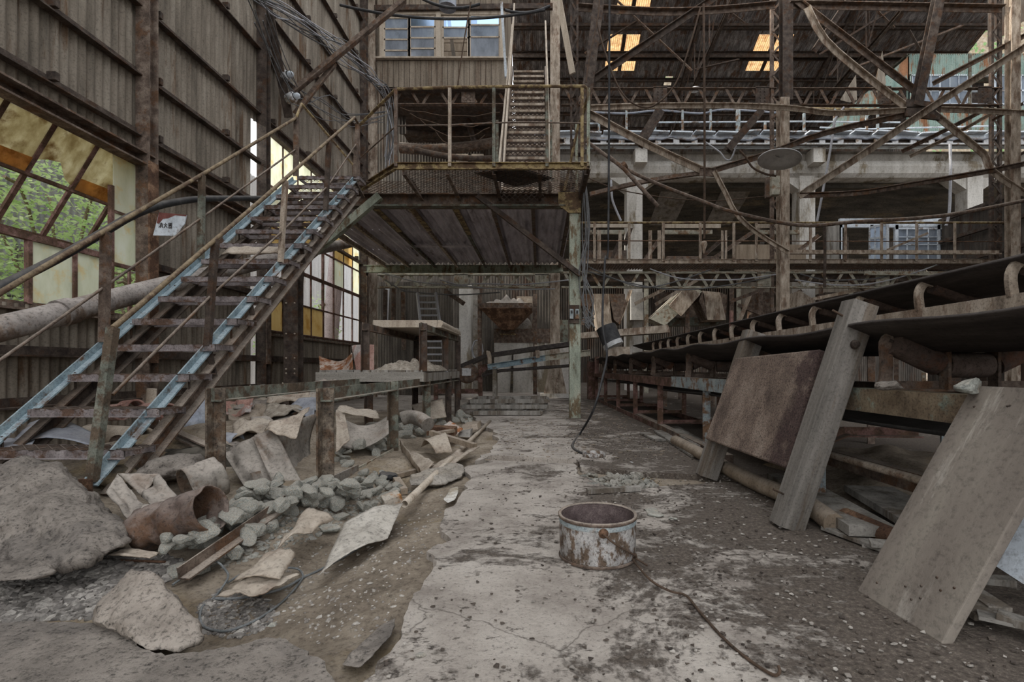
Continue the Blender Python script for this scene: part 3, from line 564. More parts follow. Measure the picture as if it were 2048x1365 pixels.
# cables and ropes
def cable(label, pts, r, mat=CABLE, name='hanging_cable', cat='cable', group=None, k=4): one(name, MB().tube(smooth_pts(pts, k), r, 7), mat, label, cat, group)
cable('black electric cable hanging from the roof down to the floor beside the green column', [P(1219,-30,6.2),P(1218,250,6.2),P(1216,500,6.2),P(1210,520,6.2),P(1205,647,6.1),P(1214,707,6.0),P(1204,760,5.9),P(1187,820,5.75),G(1160,868,.03),G(1145,890,.02),G(1155,903,.02),G(1178,910,.03)], .014, BLACK)
cable('brown pulley rope hanging before the catwalk', [P(1407,8,12),P(1409,200,12),P(1409,440,12),P(1408,478,12)], .028, WIRE)
one('rope_hook', MB().lathe(P(1408,490,12),[(.0,.1),(.06,.08),(.08,0),(.05,-.08),(.03,-.2),(0,-.22)],12), STEEL_L, 'iron pulley hook at the end of the brown rope', 'hook')
cable('looping dark wire in front of the left roof lights', [P(1198,34,11.5),P(1195,50,11.5),P(1215,120,11.5),P(1240,180,11.5),P(1268,208,11.5),P(1305,213,11.5),P(1350,170,11.5),P(1380,90,11.5),P(1401,14,11.5)], .02, WIRE)
cable('taut wire left of the left roof lights', [P(1199,0,11.5),P(1195,40,11.5),P(1178,120,11.5),P(1172,165,11.5)], .018, WIRE)
cable('white flex hanging left of the white hut', [P(1688,215,13),P(1670,240,13),P(1664,280,13),P(1650,360,13),P(1634,443,13)], .03, CABLE_L)
cable('pale pipe dropping before the white hut', [P(1900,288,15),P(1901,340,15),P(1899,420,15),P(1892,452,15)], .04, CABLE_L)
cable('pale bundle hanging from the concrete beam', [P(1222,360,13),P(1224,395,13),P(1230,415,13),P(1242,442,13)], .03, CABLE_L)
cable('sagging thin wire below the concrete beam', [P(1180,358,13),P(1240,380,13),P(1330,395,13),P(1420,402,13),P(1500,396,13),P(1575,387,13)], .014, WIRE)
cable('blue drooping flex under the blue railed ledge', [P(1410,284,14),P(1440,305,14),P(1450,318,14),P(1460,320,14),P(1468,305,14),P(1474,285,14)], .022, CABLE_L)
cable('curly flex left of the tall dusty column', [P(1478,300,12),P(1492,315,12),P(1505,335,12),P(1530,348,12),P(1552,352,12)], .024, WIRE)
for k, (a, b, c3, Y) in enumerate((((1170,530),(1290,575),(1420,540),13.7),((1300,538),(1400,560),(1560,548),13.7),((1165,540),(1350,580),(1540,555),13.8),((1590,560),(1740,568),(1900,520),13.7),((1600,548),(1700,560),(1800,545),13.8),((760,545),(900,570),(1110,578),13.6),((770,560),(830,585),(1000,585),13.6),((880,560),(960,568),(1140,560),13.6))):
    cable('thin grey cable draped along the lower lattice girders', [P(*a,Y),P((a[0]+b[0])/2,(a[1]+b[1])/2+6,Y),P(*b,Y),P((c3[0]+b[0])/2,(c3[1]+b[1])/2+5,Y),P(*c3,Y)], .018, CABLE_L if k % 2 else CABLE, 'draped_cable', 'cable', 'cables draped along the lower girders')
rr = random.Random(21)
for k in range(12):
    j = lambda s: rr.uniform(-s, s); Y0 = 8.8+j(.5)
    cable('grey cable in the tangled bundle along the upper left wall', [P(515+j(24),-10,7.5+j(.2)),P(560+j(20),22+j(14),8.1),P(630+j(16),62+j(16),9),P(690+j(14),108+j(22),10),P(745+j(12),165+j(20),11.5),P(775+j(8),195+j(20),12.5),P(782+j(9),260+j(20),12.7),P(775+j(12),330+j(30),12.8)], .007+.006*rr.random(), CABLE if k % 3 else CABLE_L, 'bundled_cable', 'cable', 'cable bundle along the upper left wall')
for k in range(6):
    j = lambda s: rr.uniform(-s, s)
    cable('grey wire drooping between the left wall and the platform corner', [P(515+j(25),10+j(40),7.5),P(575+j(10),165+j(45),8.9),P(640+j(20),215+j(25),10),P(700+j(10),235+j(20),11.5),P(775+j(12),240+j(25),12.6)], .006+.005*rr.random(), CABLE, 'drooping_wire', 'cable', 'wires drooping beside the platform corner')
for k in range(7):
    j = lambda s: rr.uniform(-s, s)
    cable('thin cable dangling beside the green column', [P(1168+j(4),340+j(20),8.1),P(1172+j(9),450+j(20),8.1),P(1166+j(8),540+j(20),8.1),P(1178+j(14),600+j(20),8.1),P(1185+j(8),645+j(14),8.1),P(1168+j(4),640+j(18),8.1)], .01, CABLE, 'dangling_cable', 'cable', 'cables dangling beside the green column')
for k, (x0,y0,x1,y1,dr,Y) in enumerate(((680,10,1090,20,.25,11),(840,-5,960,8,.15,11),(1010,20,1100,12,.1,11))):
    cable('black cable slung across the top of the cabin, '+['longest','short one by the vent','at its right corner'][k], sag(P(x0,y0,Y),P(x1,y1,Y),dr,10), .03, BLACK)
cable('thin rope slanting before the cabin windows', [P(942,4,9),P(930,70,9),P(915,172,9)], .012, WIRE)
# lamps
for k, (x, y) in enumerate(((576,156),(589,199))):
    t = thing('bulkhead_lamp', 'white bulkhead lamp on the wall brace, '+('upper','lower')[k], 'lamp', P(x,y,9.0)); p = P(x,y,9.0)
    MB().lathe(p+V((-.12,0,0)), [(0,0),(.085,0),(.09,.14),(.06,.17)], 16, (1,-.4,.15)).build('housing', WHITE, t); MB().lathe(p+V((.05,-.06,.02)), [(.055,0),(.05,.06),(.02,.09),(0,.095)], 16, (1,-.4,.15)).build('bulb_cover', PALEB, t)
t = thing('lamp_shade', 'white enamel disc lamp shade tilted before the tall dusty column', 'lamp', P(1560,308,11.6)); p = P(1560,308,11.6)
MB().lathe(p, [(.0,.0),(.12,-.01),(.3,-.05),(.47,-.13),(.47,-.15),(.3,-.07),(.1,-.03)], 36, (.15,.1,1)).build('shade', ENAM, t); MB().lathe(p, [(.03,.14),(.05,.1),(.05,0)], 12, (.15,.1,1)).build('holder', STEEL, t)
t = thing('lamp_shade', 'small white lamp shade behind the upper lattice girder', 'lamp', P(1390,178,18)); p = P(1390,178,18)
MB().lathe(p, [(0,.06),(.12,.04),(.2,-.02),(.2,-.04),(0,.02)], 24).build('shade', WHITE, t)
t = thing('switch_cabinet', 'pale electric box fixed left of the tall dusty column', 'electric box', P(1549,392,12.3)); MB().box(P(1549,373,12.3),(.2,.18,.46)).build('box', DUSTG, t, bev=.01); MB().box(P(1537,376,12.4),(.14,.12,.5)).build('side_box', STEEL, t)
# ---------- landing platform with deck, main staircase, steep stairs, cabin
t = thing('landing_platform', 'steel landing with expanded mesh floor and yellow edge at the stair head', 'platform', (-.6, 7.7, 3.5))
A, B, Cc, D = V((-2.06,7.15,3.73)), V((-3.05,8.22,3.73)), V((.70,7.15,3.73)), V((.70,8.3,3.73))
YELM = YEL
MB().bar(A, Cc, .05, .1, 'C', t=.012).build('front_channel', YELM, t); MB().bar(B, A, .05, .09, 'C', t=.012).build('corner_channel', YELM, t); MB().bar(Cc, D, .05, .1, 'C', t=.012).build('side_channel', STEEL, t)
m = MB().exmesh((-2.0,7.18,3.74), (1,0,0), (0,1,0), 2.68, 1.1, .045, .04, .009, .006); m.exmesh((-2.9,7.75,3.735), (1,0,0), (0,1,0), .95, .5, .045, .04, .009, .006)
m.build('expanded_mesh_floor', STEEL, t)
MB().prism([V((-1.0,7.45,3.755)),V((-.3,7.25,3.755)),V((.22,7.7,3.755)),V((-.4,8.05,3.755))],(0,0,.012)).build('rubber_mat', BLACK, t)
for x in (-1.95,-1.33,-.66,.0,.66): MB().bar((x,7.17,3.66),(x,8.3,3.66),.05,.1,'L').build('joist', STEEL_D if x > -1 else STEEL, t)
MB().bar((-3.95,8.3,3.61),(.5,8.3,3.61),.1,.24,'C',t=.016).build('main_beam', STEEL, t)
MB().bar((-3.9,8.23,3.5),(.42,8.23,3.5),.14,.025).build('beam_flange', GRN_D, t)
MB().bar((-1.03,8.14,3.66),(.66,8.1,2.35),.09,.09,'L',t=.016).build('diagonal_brace', STEEL_D, t)
MB().bar((-2.62,8.2,3.66),(-4.0,8.2,2.5),.12,.12,'L',t=.018).build('knee_brace', GRN, t)
u = MB(); u.corr((-4.15,13.5,3.66),(0,-1,0),(1,0,0),5.0,4.75,.09,.014) if 0 else u.corr((-4.15,8.42,3.66),(1,0,0),(0,1,0),4.75,5.1,.14,.028,3)
u.build('corrugated_deck', UNDER, t)
for k, x in enumerate((-4.12,-3.5,-2.8,-2.2,-1.45,-.8,-.12,.52)):
    MB().bar((x,8.35,3.58),(x,13.4,3.58),.06,.13,'L' if x < -.5 else 'C').build('rafter', (GRN_D if k in (2,4) else STEEL_L) if x < -1 else STEEL, t)
for k, (x, l) in enumerate(((-2.75,1.4),(-2.15,1.3),(-1.42,1.6),(-3.5,.9))): MB().bar((x+.01,8.36,3.5),(x+.01,8.36+l,3.5),.09,.02).build('scale_patch', YEL, t, label='yellowed flange')
MB().bar((-2.9,11.2,3.56),(-1.5,11.2,3.56),.14,.02).build('cross_strip', UNDER, t)
MB().bar((-4.72,13.42,3.49),(.62,13.42,3.49),.1,.2,'I',t=.02).build('rear_beam', GRN, t)
rl = MB()
top = [(-2.98,8.2,4.8),(-2.06,7.15,4.83),(-1.3,7.15,4.855),(-.3,7.15,4.87),(.64,7.15,4.87),(.71,7.2,4.83),(.66,7.7,4.74),(.6,8.2,4.72)]
rl.tube(top, .023, 8); rl.build('handrail', YELM, t)
MB().tube([(-2.95,8.2,4.28),(-2.06,7.16,4.31),(-1.3,7.17,4.325),(-.3,7.15,4.36),(.66,7.15,4.34)], .011, 6).build('mid_rail', STEEL, t)
for x, y, mt in ((-2.06,7.15,STEEL),(-1.29,7.15,STEEL_L),(-.66,7.15,GRN_D),(.1,7.15,GRN_D),(.60,7.15,YEL),(.69,7.15,GRN),(.6,8.2,GRN),(-2.98,8.2,STEEL)):
    MB().bar((x,y,3.72),(x,y,4.84),.045,.045,'L',up=UY,t=.01).build('rail_post', mt, t)
MB().bar((.40,8.2,3.75),(.62,7.95,4.75),.03,.03).build('rail_stay', YEL, t)
# green column and left support
c = thing('steel_column', 'pale green rust-streaked box column carrying the landing, with switches', 'column', (.575, 8.3, 0))
MB().bar((.575,8.3,-.03),(.575,8.3,3.72),.185,.17,up=UY).build('shaft', GRN, c, bev=.006)
MB().prism([V((.3,8.2,3.72)),V((.67,8.2,3.72)),V((.67,8.2,3.38)),V((.47,8.2,3.38)),V((.3,8.2,3.5))],(0,-.02,0)).build('gusset_plate', YEL, c)
MB().box((.555,8.19,1.72),(.18,.02,.3)).build('switch_board', STEEL_D, c)
for dx in (-.04,.05):
    s = MB().box((.555+dx,8.165,1.72),(.06,.05,.16)).build('switch', BLUGREY, c); MB().box((.555+dx,8.137,1.75),(.03,.02,.05)).build('button', BLACK, s)
c = thing('steel_column', 'dark bolted column standing behind the stair flight', 'column', (-4.09, 8.3, 0))
MB().bar((-4.09,8.3,-.2),(-4.09,8.3,3.6),.23,.2,'I',up=UY,t=.02).build('shaft', STEEL_D, c)
b = MB()
for z in (.75,.82,1.0,1.4,1.9):
    for dx in (-.07,.07): b.lathe((-4.09+dx,8.19,z),[(.016,0),(.012,-.012),(0,-.014)],8,(0,1,0))
b.build('bolt_row', STEEL_L, c)
# main flight, parallel to the left wall
XL, XR = -3.55, -2.68; Y0, Z0, SL = 3.02, .19, .803
def st(x, y, dz=0): return V((x, y, Z0+(y-Y0)*SL+dz))
t = thing('steel_staircase', 'open steel staircase with mesh treads and faded blue stringers climbing along the left wall', 'staircase', (-3.2, 3, .1))
for x, nm in ((XL,'l'),(XR,'r')):
    MB().bar(st(x,2.98 if nm == 'r' else 2.5,0), st(x,7.24,0), .06, .06, 'L', t=.012).build('stringer_top_chord', BLU, t, label='faded blue top chord of a stringer')
    MB().bar(st(x+.02,3.1,-.23), st(x+.02,7.3,-.23), .07, .13, 'C', t=.012).build('stringer_bottom_chord', STEEL_D if nm == 'l' else STEEL, t)
    for k in range(8): MB().bar(st(x,3.3+k*.52,-.2), st(x,3.3+k*.52,-.02), .012, .012, up=UY).build('stringer_rod', STEEL_D, t)
MB().bar((XR,2.98,.19),(XR,2.98,-.04),.075,.075,'L',up=UY,t=.012).build('foot', RUST, t); MB().bar((XL,2.98,.22),(XL,2.98,-.06),.075,.075,'L',up=UY,t=.012).build('foot', RUST, t)
for k in range(15):
    y = 3.13+k*.2925; z = .325+k*.235
    f = MB().bar((XL+.05,y,z-.025),(XR+.07,y,z-.025),.03,.055,'L',t=.006); f.bar((XL+.05,y+.25,z-.025),(XR+.07,y+.25,z-.025),.03,.05,'L',t=.006)
    for x in (XL+.05,XR+.06): f.bar((x,y,z-.02),(x,y+.25,z-.02),.02,.04)
    fo = f.build('tread', TREADM, t)
    MB().exmesh((XL+.06,y+.005,z), (1,0,0), (0,1,0), .95, .24, .042, .036, .007, .006).build('tread_mesh', STEEL_D, fo)
for y in (4.05,4.62,5.6,6.6): MB().bar(st(XR,y,-.02),st(XR+.03,y+.02,-.26),.04,.02,up=UY).build('bracket', STEEL_D, t)
hl = [W(-30,604,XL),W(205,465,XL),W(405,349,XL),W(592,236,XL)]
MB().tube(hl, .02, 8).build('handrail', HRAIL, t, label='rusty far handrail')
MB().tube([hl[-1], V((XL+.02,7.4,4.75)), V((XL-.05,9.6,4.75))], .02, 8).build('handrail', YEL, t, label='yellow handrail beyond the stair head')
hr = [W(226,656,XR),W(262,626,XR),W(520,402,XR),W(709,235,XR),W(716,247,XR)]
MB().tube(hr, .018, 8).build('handrail', HRAIL, t, label='rusty near handrail')
for x, y0, y1, X, w0, mt in ((212,465,690,XL,.055,STEEL),(404,350,520,XL,.05,GRN_D),(593,237,365,XL,.06,STEEL),(226,656,780,XR,.05,GRN_D),(431,480,640,XR,.045,STEEL_D),(571,362,520,XR,.045,STEEL_L),(658,285,420,XR,.05,STEEL_D),(715,250,368,XR,.05,STEEL)):
    p = W(x,y0,X); q = st(X, p.y-(.1 if X == XR else .02), .02)
    if x == 226: q = V((XR-.01,3.0,.16))
    MB().bar(q, p, w0, w0, 'L', up=UY, t=.01).build('rail_post', mt, t)
MB().tube([W(-20,735,XL),W(205,577,XL),W(405,435,XL),W(590,300,XL)], .011, 6).build('mid_rail', STEEL, t)
MB().tube([W(225,790,XR),W(424,590,XR),W(566,462,XR),W(656,372,XR),W(716,283,XR)], .011, 6).build('mid_rail', STEEL, t)
MB().bar(st(XR,7.24,0),(XR+.1,7.35,3.35),.07,.05,'L').build('head_bracket', STEEL_D, t)
one('rag', MB().grid(lambda u,v: st(XL+.25+u*.6, 5.19+v*.12, 0)+V((0,0,.09))+V((0,0,.05*abs(NZ.noise(V((u*5,v*4,3)))))), 12, 4), DUSTB, 'grey rag lying on a middle stair tread', 'rag', solid=.015)
# steep stairs to the cabin
t = thing('steep_stairs', 'steep mesh stairs with pale timber side boards leading up to the cabin', 'staircase', (-.25, 8.2, 3.75))
N = 17; ya, za, yb, zb = 8.15, 3.76, 12.5, 8.25; wa = .375
for k in range(N):
    f = k/(N-1); y = ya+(yb-ya)*f; z = za+(zb-za)*f; xc = -.26-.02*f
    s = MB().bar((xc-wa,y,z),(xc+wa,y,z),.03,.045); s.bar((xc-wa,y+.2,z),(xc+wa,y+.2,z),.03,.04); so = s.build('tread', STEEL_L, t)
    MB().exmesh((xc-wa,y,z+.01),(1,0,0),(0,1,0),2*wa,.2,.045,.04,.012,.006).build('tread_mesh', STEEL, so)
    MB().exmesh((xc-wa,y+.02,z-.03),(1,0,0),(0,.02,-1),2*wa,.18,.045,.04,.012,.006).build('riser_mesh', STEEL_D, so)
for s in (-1,1):
    MB().bar((-.26+s*.42,ya,za+.02),(-.28+s*.42,yb,zb+.02),.05,.2).build('stringer', STEEL, t)
MB().bar((-.70,8.2,3.76),(-.66,12.0,9.0),.035,.16).build('side_board', WOODL, t); MB().bar((-.62,8.2,3.76),(-.62,12.1,9.6),.03,.12).build('side_board', WOODL, t)
MB().bar((.18,8.2,3.8),(.13,12.0,9.1),.035,.14).build('side_board', WOODL, t)
MB().bar((.36,12.2,10.4),(.78,12.0,7.9),.05,.14).build('loose_board', WOODL, t)
for x, y in ((-.7,8.2),(.18,8.2)): MB().bar((x,y,3.75),(x,y,4.9),.04,.04,up=UY).build('rail_post', GRN_D, t)
MB().bar(P(1003,5,12),P(1012,155,12),.08,.06).build('newel', PALEB, t)
# boarded cabin with windows
t = thing('boarded_cabin', 'boarded wooden control cabin with sliding windows high above the landing', 'cabin', (-2.5, 13.8, 8.6))
x0, x1, Yc = -4.5, -.95, 13.8
def cz(y): return H+(CY-y)/FL*Yc
def cxx(x): return (x-CX)/FL*Yc
MB().box2((x0,Yc,cz(176)),(x1,Yc+.05,cz(121))).build('lower_boarding', WOODC, t); MB().box2((x0,Yc,cz(22)),(x1,Yc+.05,cz(-90))).build('upper_boarding', WOODC, t)
g = MB()
for i in range(22):
    for a, b in ((176,121),(22,-90)): g.box2((x0+.15*i,Yc-.006,cz(a)),(x0+.15*i+.012,Yc+.002,cz(b)))
g.build('board_joint', STEEL_D, t)
MB().box2((x0,Yc+.05,cz(176)),(x0+.05,Yc+3.3,cz(-90))).build('side_wall', WOODC, t); MB().box2((x1-.05,Yc+.05,cz(176)),(x1,Yc+3.3,cz(-90))).build('side_wall', WOODC, t); MB().box2((x0,Yc,cz(178)),(x1,Yc+3.3,cz(174))).build('cabin_floor', STEEL_D, t)
bk = MB().box2((x0,Yc+3.2,cz(176)),(x1,Yc+3.3,12.15)); bk.box2((x0,Yc+3.2,12.1),(x0+1.3,Yc+3.3,14)); bk.box2((x0+2.0,Yc+3.2,12.1),(x0+2.35,Yc+3.3,14)); bk.box2((x0,Yc+3.2,13.2),(x1,Yc+3.3,14)); bk.build('back_wall', WOODC, t)
MB().bar((x0-.05,Yc-.05,cz(20)),(.35,Yc-.05,cz(16)),.1,.14).build('head_beam', STEEL_D, t)
MB().bar((x0,Yc-.05,cz(119)),(x1+.05,Yc-.05,cz(119)),.12,.04).build('sill', WOODL, t)
fr = MB()
for x in (763,1003): fr.box2((cxx(x)-.05,Yc-.03,cz(120)),(cxx(x)+.05,Yc+.06,cz(24)))
fr.box2((cxx(872),Yc-.03,cz(120)),(cxx(882),Yc+.06,cz(24))); fr.box2((x0+.05,Yc-.02,cz(30)),(x1,Yc+.05,cz(22))); fr.build('window_frame', WOODL, t)
def wsash(xa, xb, ya_, yb_, rows, mats):
    s = MB(); o = .02
    for x in (xa, xb): s.box2((cxx(x)-.035,Yc-.01,cz(yb_)),(cxx(x)+.035,Yc+.03,cz(ya_)))
    for r in [ya_, yb_]+rows: s.box2((cxx(xa),Yc-.01,cz(r)-.02),(cxx(xb),Yc+.03,cz(r)+.02))
    so = s.build('sliding_sash', WOODL, t); lim = [ya_]+rows+[yb_]
    for a, b, mm in zip(lim, lim[1:], mats):
        if mm: MB().box2((cxx(xa)+.03,Yc+.005,cz(b)+.02),(cxx(xb)-.03,Yc+.011,cz(a)-.02)).build('pane', mm, so)
FG = pane('grey_frosted_pane', [(.3,.33,.38),(.5,.54,.6),(.68,.72,.78)], (.3,.33,.37), .35, 2.5, .6)
wsash(768,818,36,119,[58,79,101],[FROSTB,FROSTB,FG,FG]); wsash(819,871,33,119,[54,76,97],[GLASSB,FROSTB,FG,FG])
wsash(885,937,34,117,[55,76],[GLASSB,FROSTB,None]); wsash(939,1000,31,117,[50,74],[GLASSB,FROSTB,FG])
MB().tube([P(895,-20,12.55),P(895,16,12.55)], .22, 12).build('vent_box', BLUSH, t)
i = MB(); i.bar((-2.75,15,11.4),(-2.4,15,8.8),.12,.1); i.build('inner_post', WOODL, t)
for k in range(12): MB().box2((x0+.1,16.9,8.75+k*.28),(x1-.1,16.96,9.01+k*.28)).build('inner_board', WOODB, t)
# dark clutter behind the platform rail
for k, (a, b, r) in enumerate((((800,296,15.5),(1000,283,15.5),.16),((800,262,16),(985,258,16),.1),((830,300,15),(1010,316,15),.09),((930,215,15.5),(955,300,15.5),.09))):
    one('overhead_pipe', MB().tube(sag(P(*a),P(*b),.12,8), r, 10), STEEL_D if k != 0 else STEEL, 'dim pipe behind the landing rail, %s' % ['thick grey and sagging','upper thin one','lowest one','upright one'][k], 'pipe')
for k in range(4): one('loose_cable', MB().tube(sag(P(800+20*k,215+12*k,13),P(1000-10*k,225+15*k,13),(.15+.1*k),12,.05,k), .012, 6), WIRE, 'dark cable sagging behind the landing rail', 'cable', 'cables sagging behind the landing rail')
for k, x in enumerate((924,955)): one('panel_board', MB().box2(P(x-12,325,15)+V((0,0,0)),P(x+12,308,15)+V((0,.1,0))), WOODL, 'pale board standing behind the landing floor, '+('left','right')[k], 'board')
# ---------- concrete bunker with ledge, blue rail, catwalk, hut, teal cabin
YC = 18.0
t = thing('concrete_bunker', 'long pale concrete bunker beam on square columns behind the catwalk', 'bunker', (9, YC, 0))
zt, zm, zb = 8.62, 8.15, 7.68
b = MB()
prof = [(0,zb),(-.12,zb+.12),(-.2,zb+.35),(-.12,zb+.55),(0,zb+.6),(-.06,zb+.7),(-.1,zb+.8),(0,zb+.86),(0,zt),(.6,zt),(.6,zb)]
n = len(prof); vs = [V((x,YC+p[0],p[1])) for x in (-.6,19) for p in prof]
b.add(vs, [[i,(i+1)%n,n+(i+1)%n,n+i] for i in range(n)]+[list(range(n)),list(range(n,2*n))], False); b.build('beam', CONC, t)
for x in (3.42,9.62,15.65):
    MB().box2((x-.3,YC-.05,-.1),(x+.26,YC+.5,zb+.1)).build('pillar', CONC, t)
    for s in (-1,1): MB().prism([V((x+s*.27,YC,zb+.02)),V((x+s*.95,YC,zb+.02)),V((x+s*.27,YC,zb-.45))],(0,.5,0)).build('haunch', CONC, t)
    if x < 15: MB().box2((x-.1,YC-.6,8.0),(x+.32,YC,8.5)).build('corbel', CONC, t)
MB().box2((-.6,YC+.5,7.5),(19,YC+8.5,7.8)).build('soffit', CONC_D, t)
for x in (4.6,6.9):
    MB().prism([V((x,YC+.6,7.66)),V((x+1.1,YC+.6,7.66)),V((x+.5,YC+6,4.9)),V((x-.4,YC+6,4.9))],(0,.12,.05)).build('stained_rib', CONC_M, t, label='light streaked rib')
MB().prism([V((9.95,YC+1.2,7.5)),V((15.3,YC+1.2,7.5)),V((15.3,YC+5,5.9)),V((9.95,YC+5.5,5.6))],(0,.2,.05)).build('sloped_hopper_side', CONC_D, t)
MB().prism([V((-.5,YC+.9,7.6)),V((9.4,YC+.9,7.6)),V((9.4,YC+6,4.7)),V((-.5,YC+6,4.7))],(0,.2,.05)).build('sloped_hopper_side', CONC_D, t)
for k in range(3): MB().box2((9.9+k*1.9,YC+7,3.8),(11.6+k*1.9,YC+7.2,5.8)).build('rear_board', WALL, t)
t = thing('upper_ledge', 'white edged ledge with blue railing above the concrete beam', 'walkway', (9, 17.6, 8.7))
MB().box2((-.2,17.3,8.8),(19,18.2,8.9)).build('ledge_slab', PALEB, t); s = MB(); s.box2((-.2,17.25,8.74),(19,17.3,8.78)); s.box2((-.2,17.25,8.55),(19,17.32,8.6))
for k in range(30): s.box2((.2+k*.63,17.26,8.58),(.4+k*.63,17.31,8.76))
s.build('slotted_fascia', WHITE, t); MB().box2((-.2,17.36,8.55),(19,17.38,8.8)).build('fascia_back', STEEL_D, t)
rr = random.Random(3); lp = MB()
for k in range(24): x = .2+k*.78; lp.box((x,17.25,8.93+rr.uniform(-.03,.03)),(.7,.3,.05),(rr.uniform(-.05,.05),rr.uniform(-.06,.06),rr.uniform(-.1,.1)))
lp.build('loose_plate', PALEB, t)
MB().tube([V((1.5+x*.25,17.25,8.78+.08*NZ.noise(V((x*.3,0,2)))-.03*(x%4))) for x in range(70)], .035, 6).build('flattened_hose', BLUSH, t)
for x, y in ((1198,247),(1253,221),(1310,245),(1365,220),(1421,219),(1474,220),(1478,220),(1608,227),(1669,218),(1733,228),(1755,228),(1530,245)): MB().bar(P(x,285,17.4),P(x,y,17.4),.07,.07,up=UY).build('rail_post', BLUGREY, t)
MB().tube([P(1155,247,17.4),P(1196,247,17.4)], .025, 6).build('rail', PALEB, t); MB().tube([P(1308,245,17.4),P(1600,243,17.4),P(1800,245,17.4)], .025, 6).build('rail', PALEB, t); MB().tube([P(1640,255,17.4),P(1740,258,17.4),P(1990,252,17.4)], .025, 6).build('rail', PALEB, t)
MB().tube(smooth_pts([P(1185,224,17.4),P(1250,227,17.4),P(1320,221,17.4),P(1400,227,17.4),P(1450,219,17.4),P(1560,226,17.4)]), .03, 6).build('blue_cable', BLUSH, t); MB().tube([P(1610,217,17.4),P(1790,220,17.4)], .04, 6).build('yellow_pipe', YEL, t)
t = thing('catwalk', 'rusty catwalk with yellow handrail crossing in front of the concrete columns', 'catwalk', (6.5, 13.6, 3.7))
MB().bar((.7,13.55,3.72),(12.6,13.55,3.72),.06,.12,'C').build('edge_channel', STEEL_L, t); g = MB()
for k in range(150): g.box2((.75+k*.079,13.6,3.66),(.79+k*.079,14.4,3.72))
g.build('floor_bars', STEEL, t)
MB().tube([(.7,13.55,4.77),(12.55,13.55,4.77)], .03, 8).build('handrail', YEL, t); MB().tube([(.7,13.55,4.28),(12.55,13.55,4.26)], .014, 6).build('mid_rail', RUST, t)
for x in (1189,1258,1326,1400,1467,1512,1620,1690,1762,1832,1908): MB().bar((( x-CX)/FL*13.55,13.55,3.72),((x-CX)/FL*13.55,13.55,4.76),.075,.06,'L',up=UY).build('rail_post', STEEL_L, t)
for x in (1198,1240,1300,1318,1445,1450,1545): MB().bar((( x-CX)/FL*14.3,14.3,3.72),((x-CX)/FL*14.3,14.3,4.76),.1,.06,'L',up=UY).build('rail_post', STEEL_L, t)
for a, b, y in ((1170,1262,452),(1330,1442,453),(1516,1560,453)): MB().box2(P(a,y+3,14.3),P(b,y-5,14.3)+V((0,.04,0))).build('top_board', WOODL, t)
for a, b in ((1178,1250),(1330,1425),(1520,1600)): MB().box2(P(a,468,14.8),P(b,460,14.8)+V((0,.1,0))).build('cross_beam', DUSTG, t)
one('loose_angle', MB().bar(P(1575,504,13.4),P(2000,505,13.4),.1,.12,'L',t=.03), STEEL_L, 'rusty angle lying level across the catwalk rail on the right', 'angle bar')
one('loose_angle', MB().bar(P(1730,546,13.7),P(1925,548,13.7),.1,.12,'L',t=.03), DUSTG, 'pale angle leaning on the lattice girder below the white hut', 'angle bar')
one('loose_angle', MB().bar(P(1775,500,13.9),P(1855,467,13.9),.06,.06), STEEL_L, 'bent rusty strip tilted across the hut windows', 'strip')
one('vertical_rod', MB().tube([P(1649,450,13.2),P(1650,500,13.2),P(1649,575,13.2)], .035, 8), STEEL_D, 'dark rod hanging from the catwalk handrail to the girder', 'rod')
# leaning plate fence on the catwalk (perforated)
one('perforated_plate', MB().exmesh(P(1165,520,14.6),(1,0,0),UZ,.5,.95,.05,.08,.03,.01), STEEL_D, 'perforated rusty guard plate at the left end of the catwalk', 'plate')
# white hut
t = thing('window_hut', 'small white hut with paned windows and an open casement behind the catwalk', 'hut', (12, 17, 3.6)); Yh = 16.6
def hp(x, y, d=0): return P(x, y, Yh)+V((0,d,0))
MB().box2(hp(1680,455),hp(1912,437,.1)).build('header', PALEB, t); f = MB()
for x in (1682,1744,1794,1834,1878,1908): f.box2(hp(x-3,526),hp(x+3,450,.1))
f.box2(hp(1742,524),hp(1912,519,.1)); f.box2(hp(1790,459),hp(1912,454,.1)); f.build('frame', PALEB, t)
for a, b, n in ((1797,1832,1),(1838,1876,2),(1881,1905,2)):
    MB().box2(hp(a,520,.03),hp(b,459,.05)).build('pane', FROSTB, t); q = MB()
    for r in range(1,4): y = 459+61*r/4; q.box2(hp(a,y+.8),hp(b,y-.8,.06))
    q.box2(hp((a+b)/2-1,519),hp((a+b)/2+1,459,.06)); q.build('glazing_bar', PALEB, t)
ca = MB(); p0, p1 = hp(1738,522), hp(1738,456); q0, q1 = P(1741+33,520,15.6), P(1741+33,449,15.6); q0 = P(1741,521,Yh-.9)
A0, A1 = P(1741,522,Yh-.1), P(1741,455,Yh-.1); B0, B1 = P(1775,522,Yh-1.1), P(1775,449,Yh-1.1)
for s in (0,.33,.66,1): ca.bar(A0.lerp(B0,s),A1.lerp(B1,s),.07,.05)
for s in (0,.33,.66,1): ca.bar(A0.lerp(A1,s),B0.lerp(B1,s),.05,.07)
ca.build('open_casement', PALEB, t); MB().add([A0,B0,B1,A1],[[0,1,2,3]]).build('casement_pane', FROSTB, t, solid=.01)
MB().box2(hp(1655,526,.0),hp(1682,445,.1)).build('boarded_side', WOODG, t); MB().box2(hp(1690,522,1.2),hp(1742,455,1.3)).build('interior_shade_panel', STEEL_D, t)  # dark panel put in for the shade inside the hut
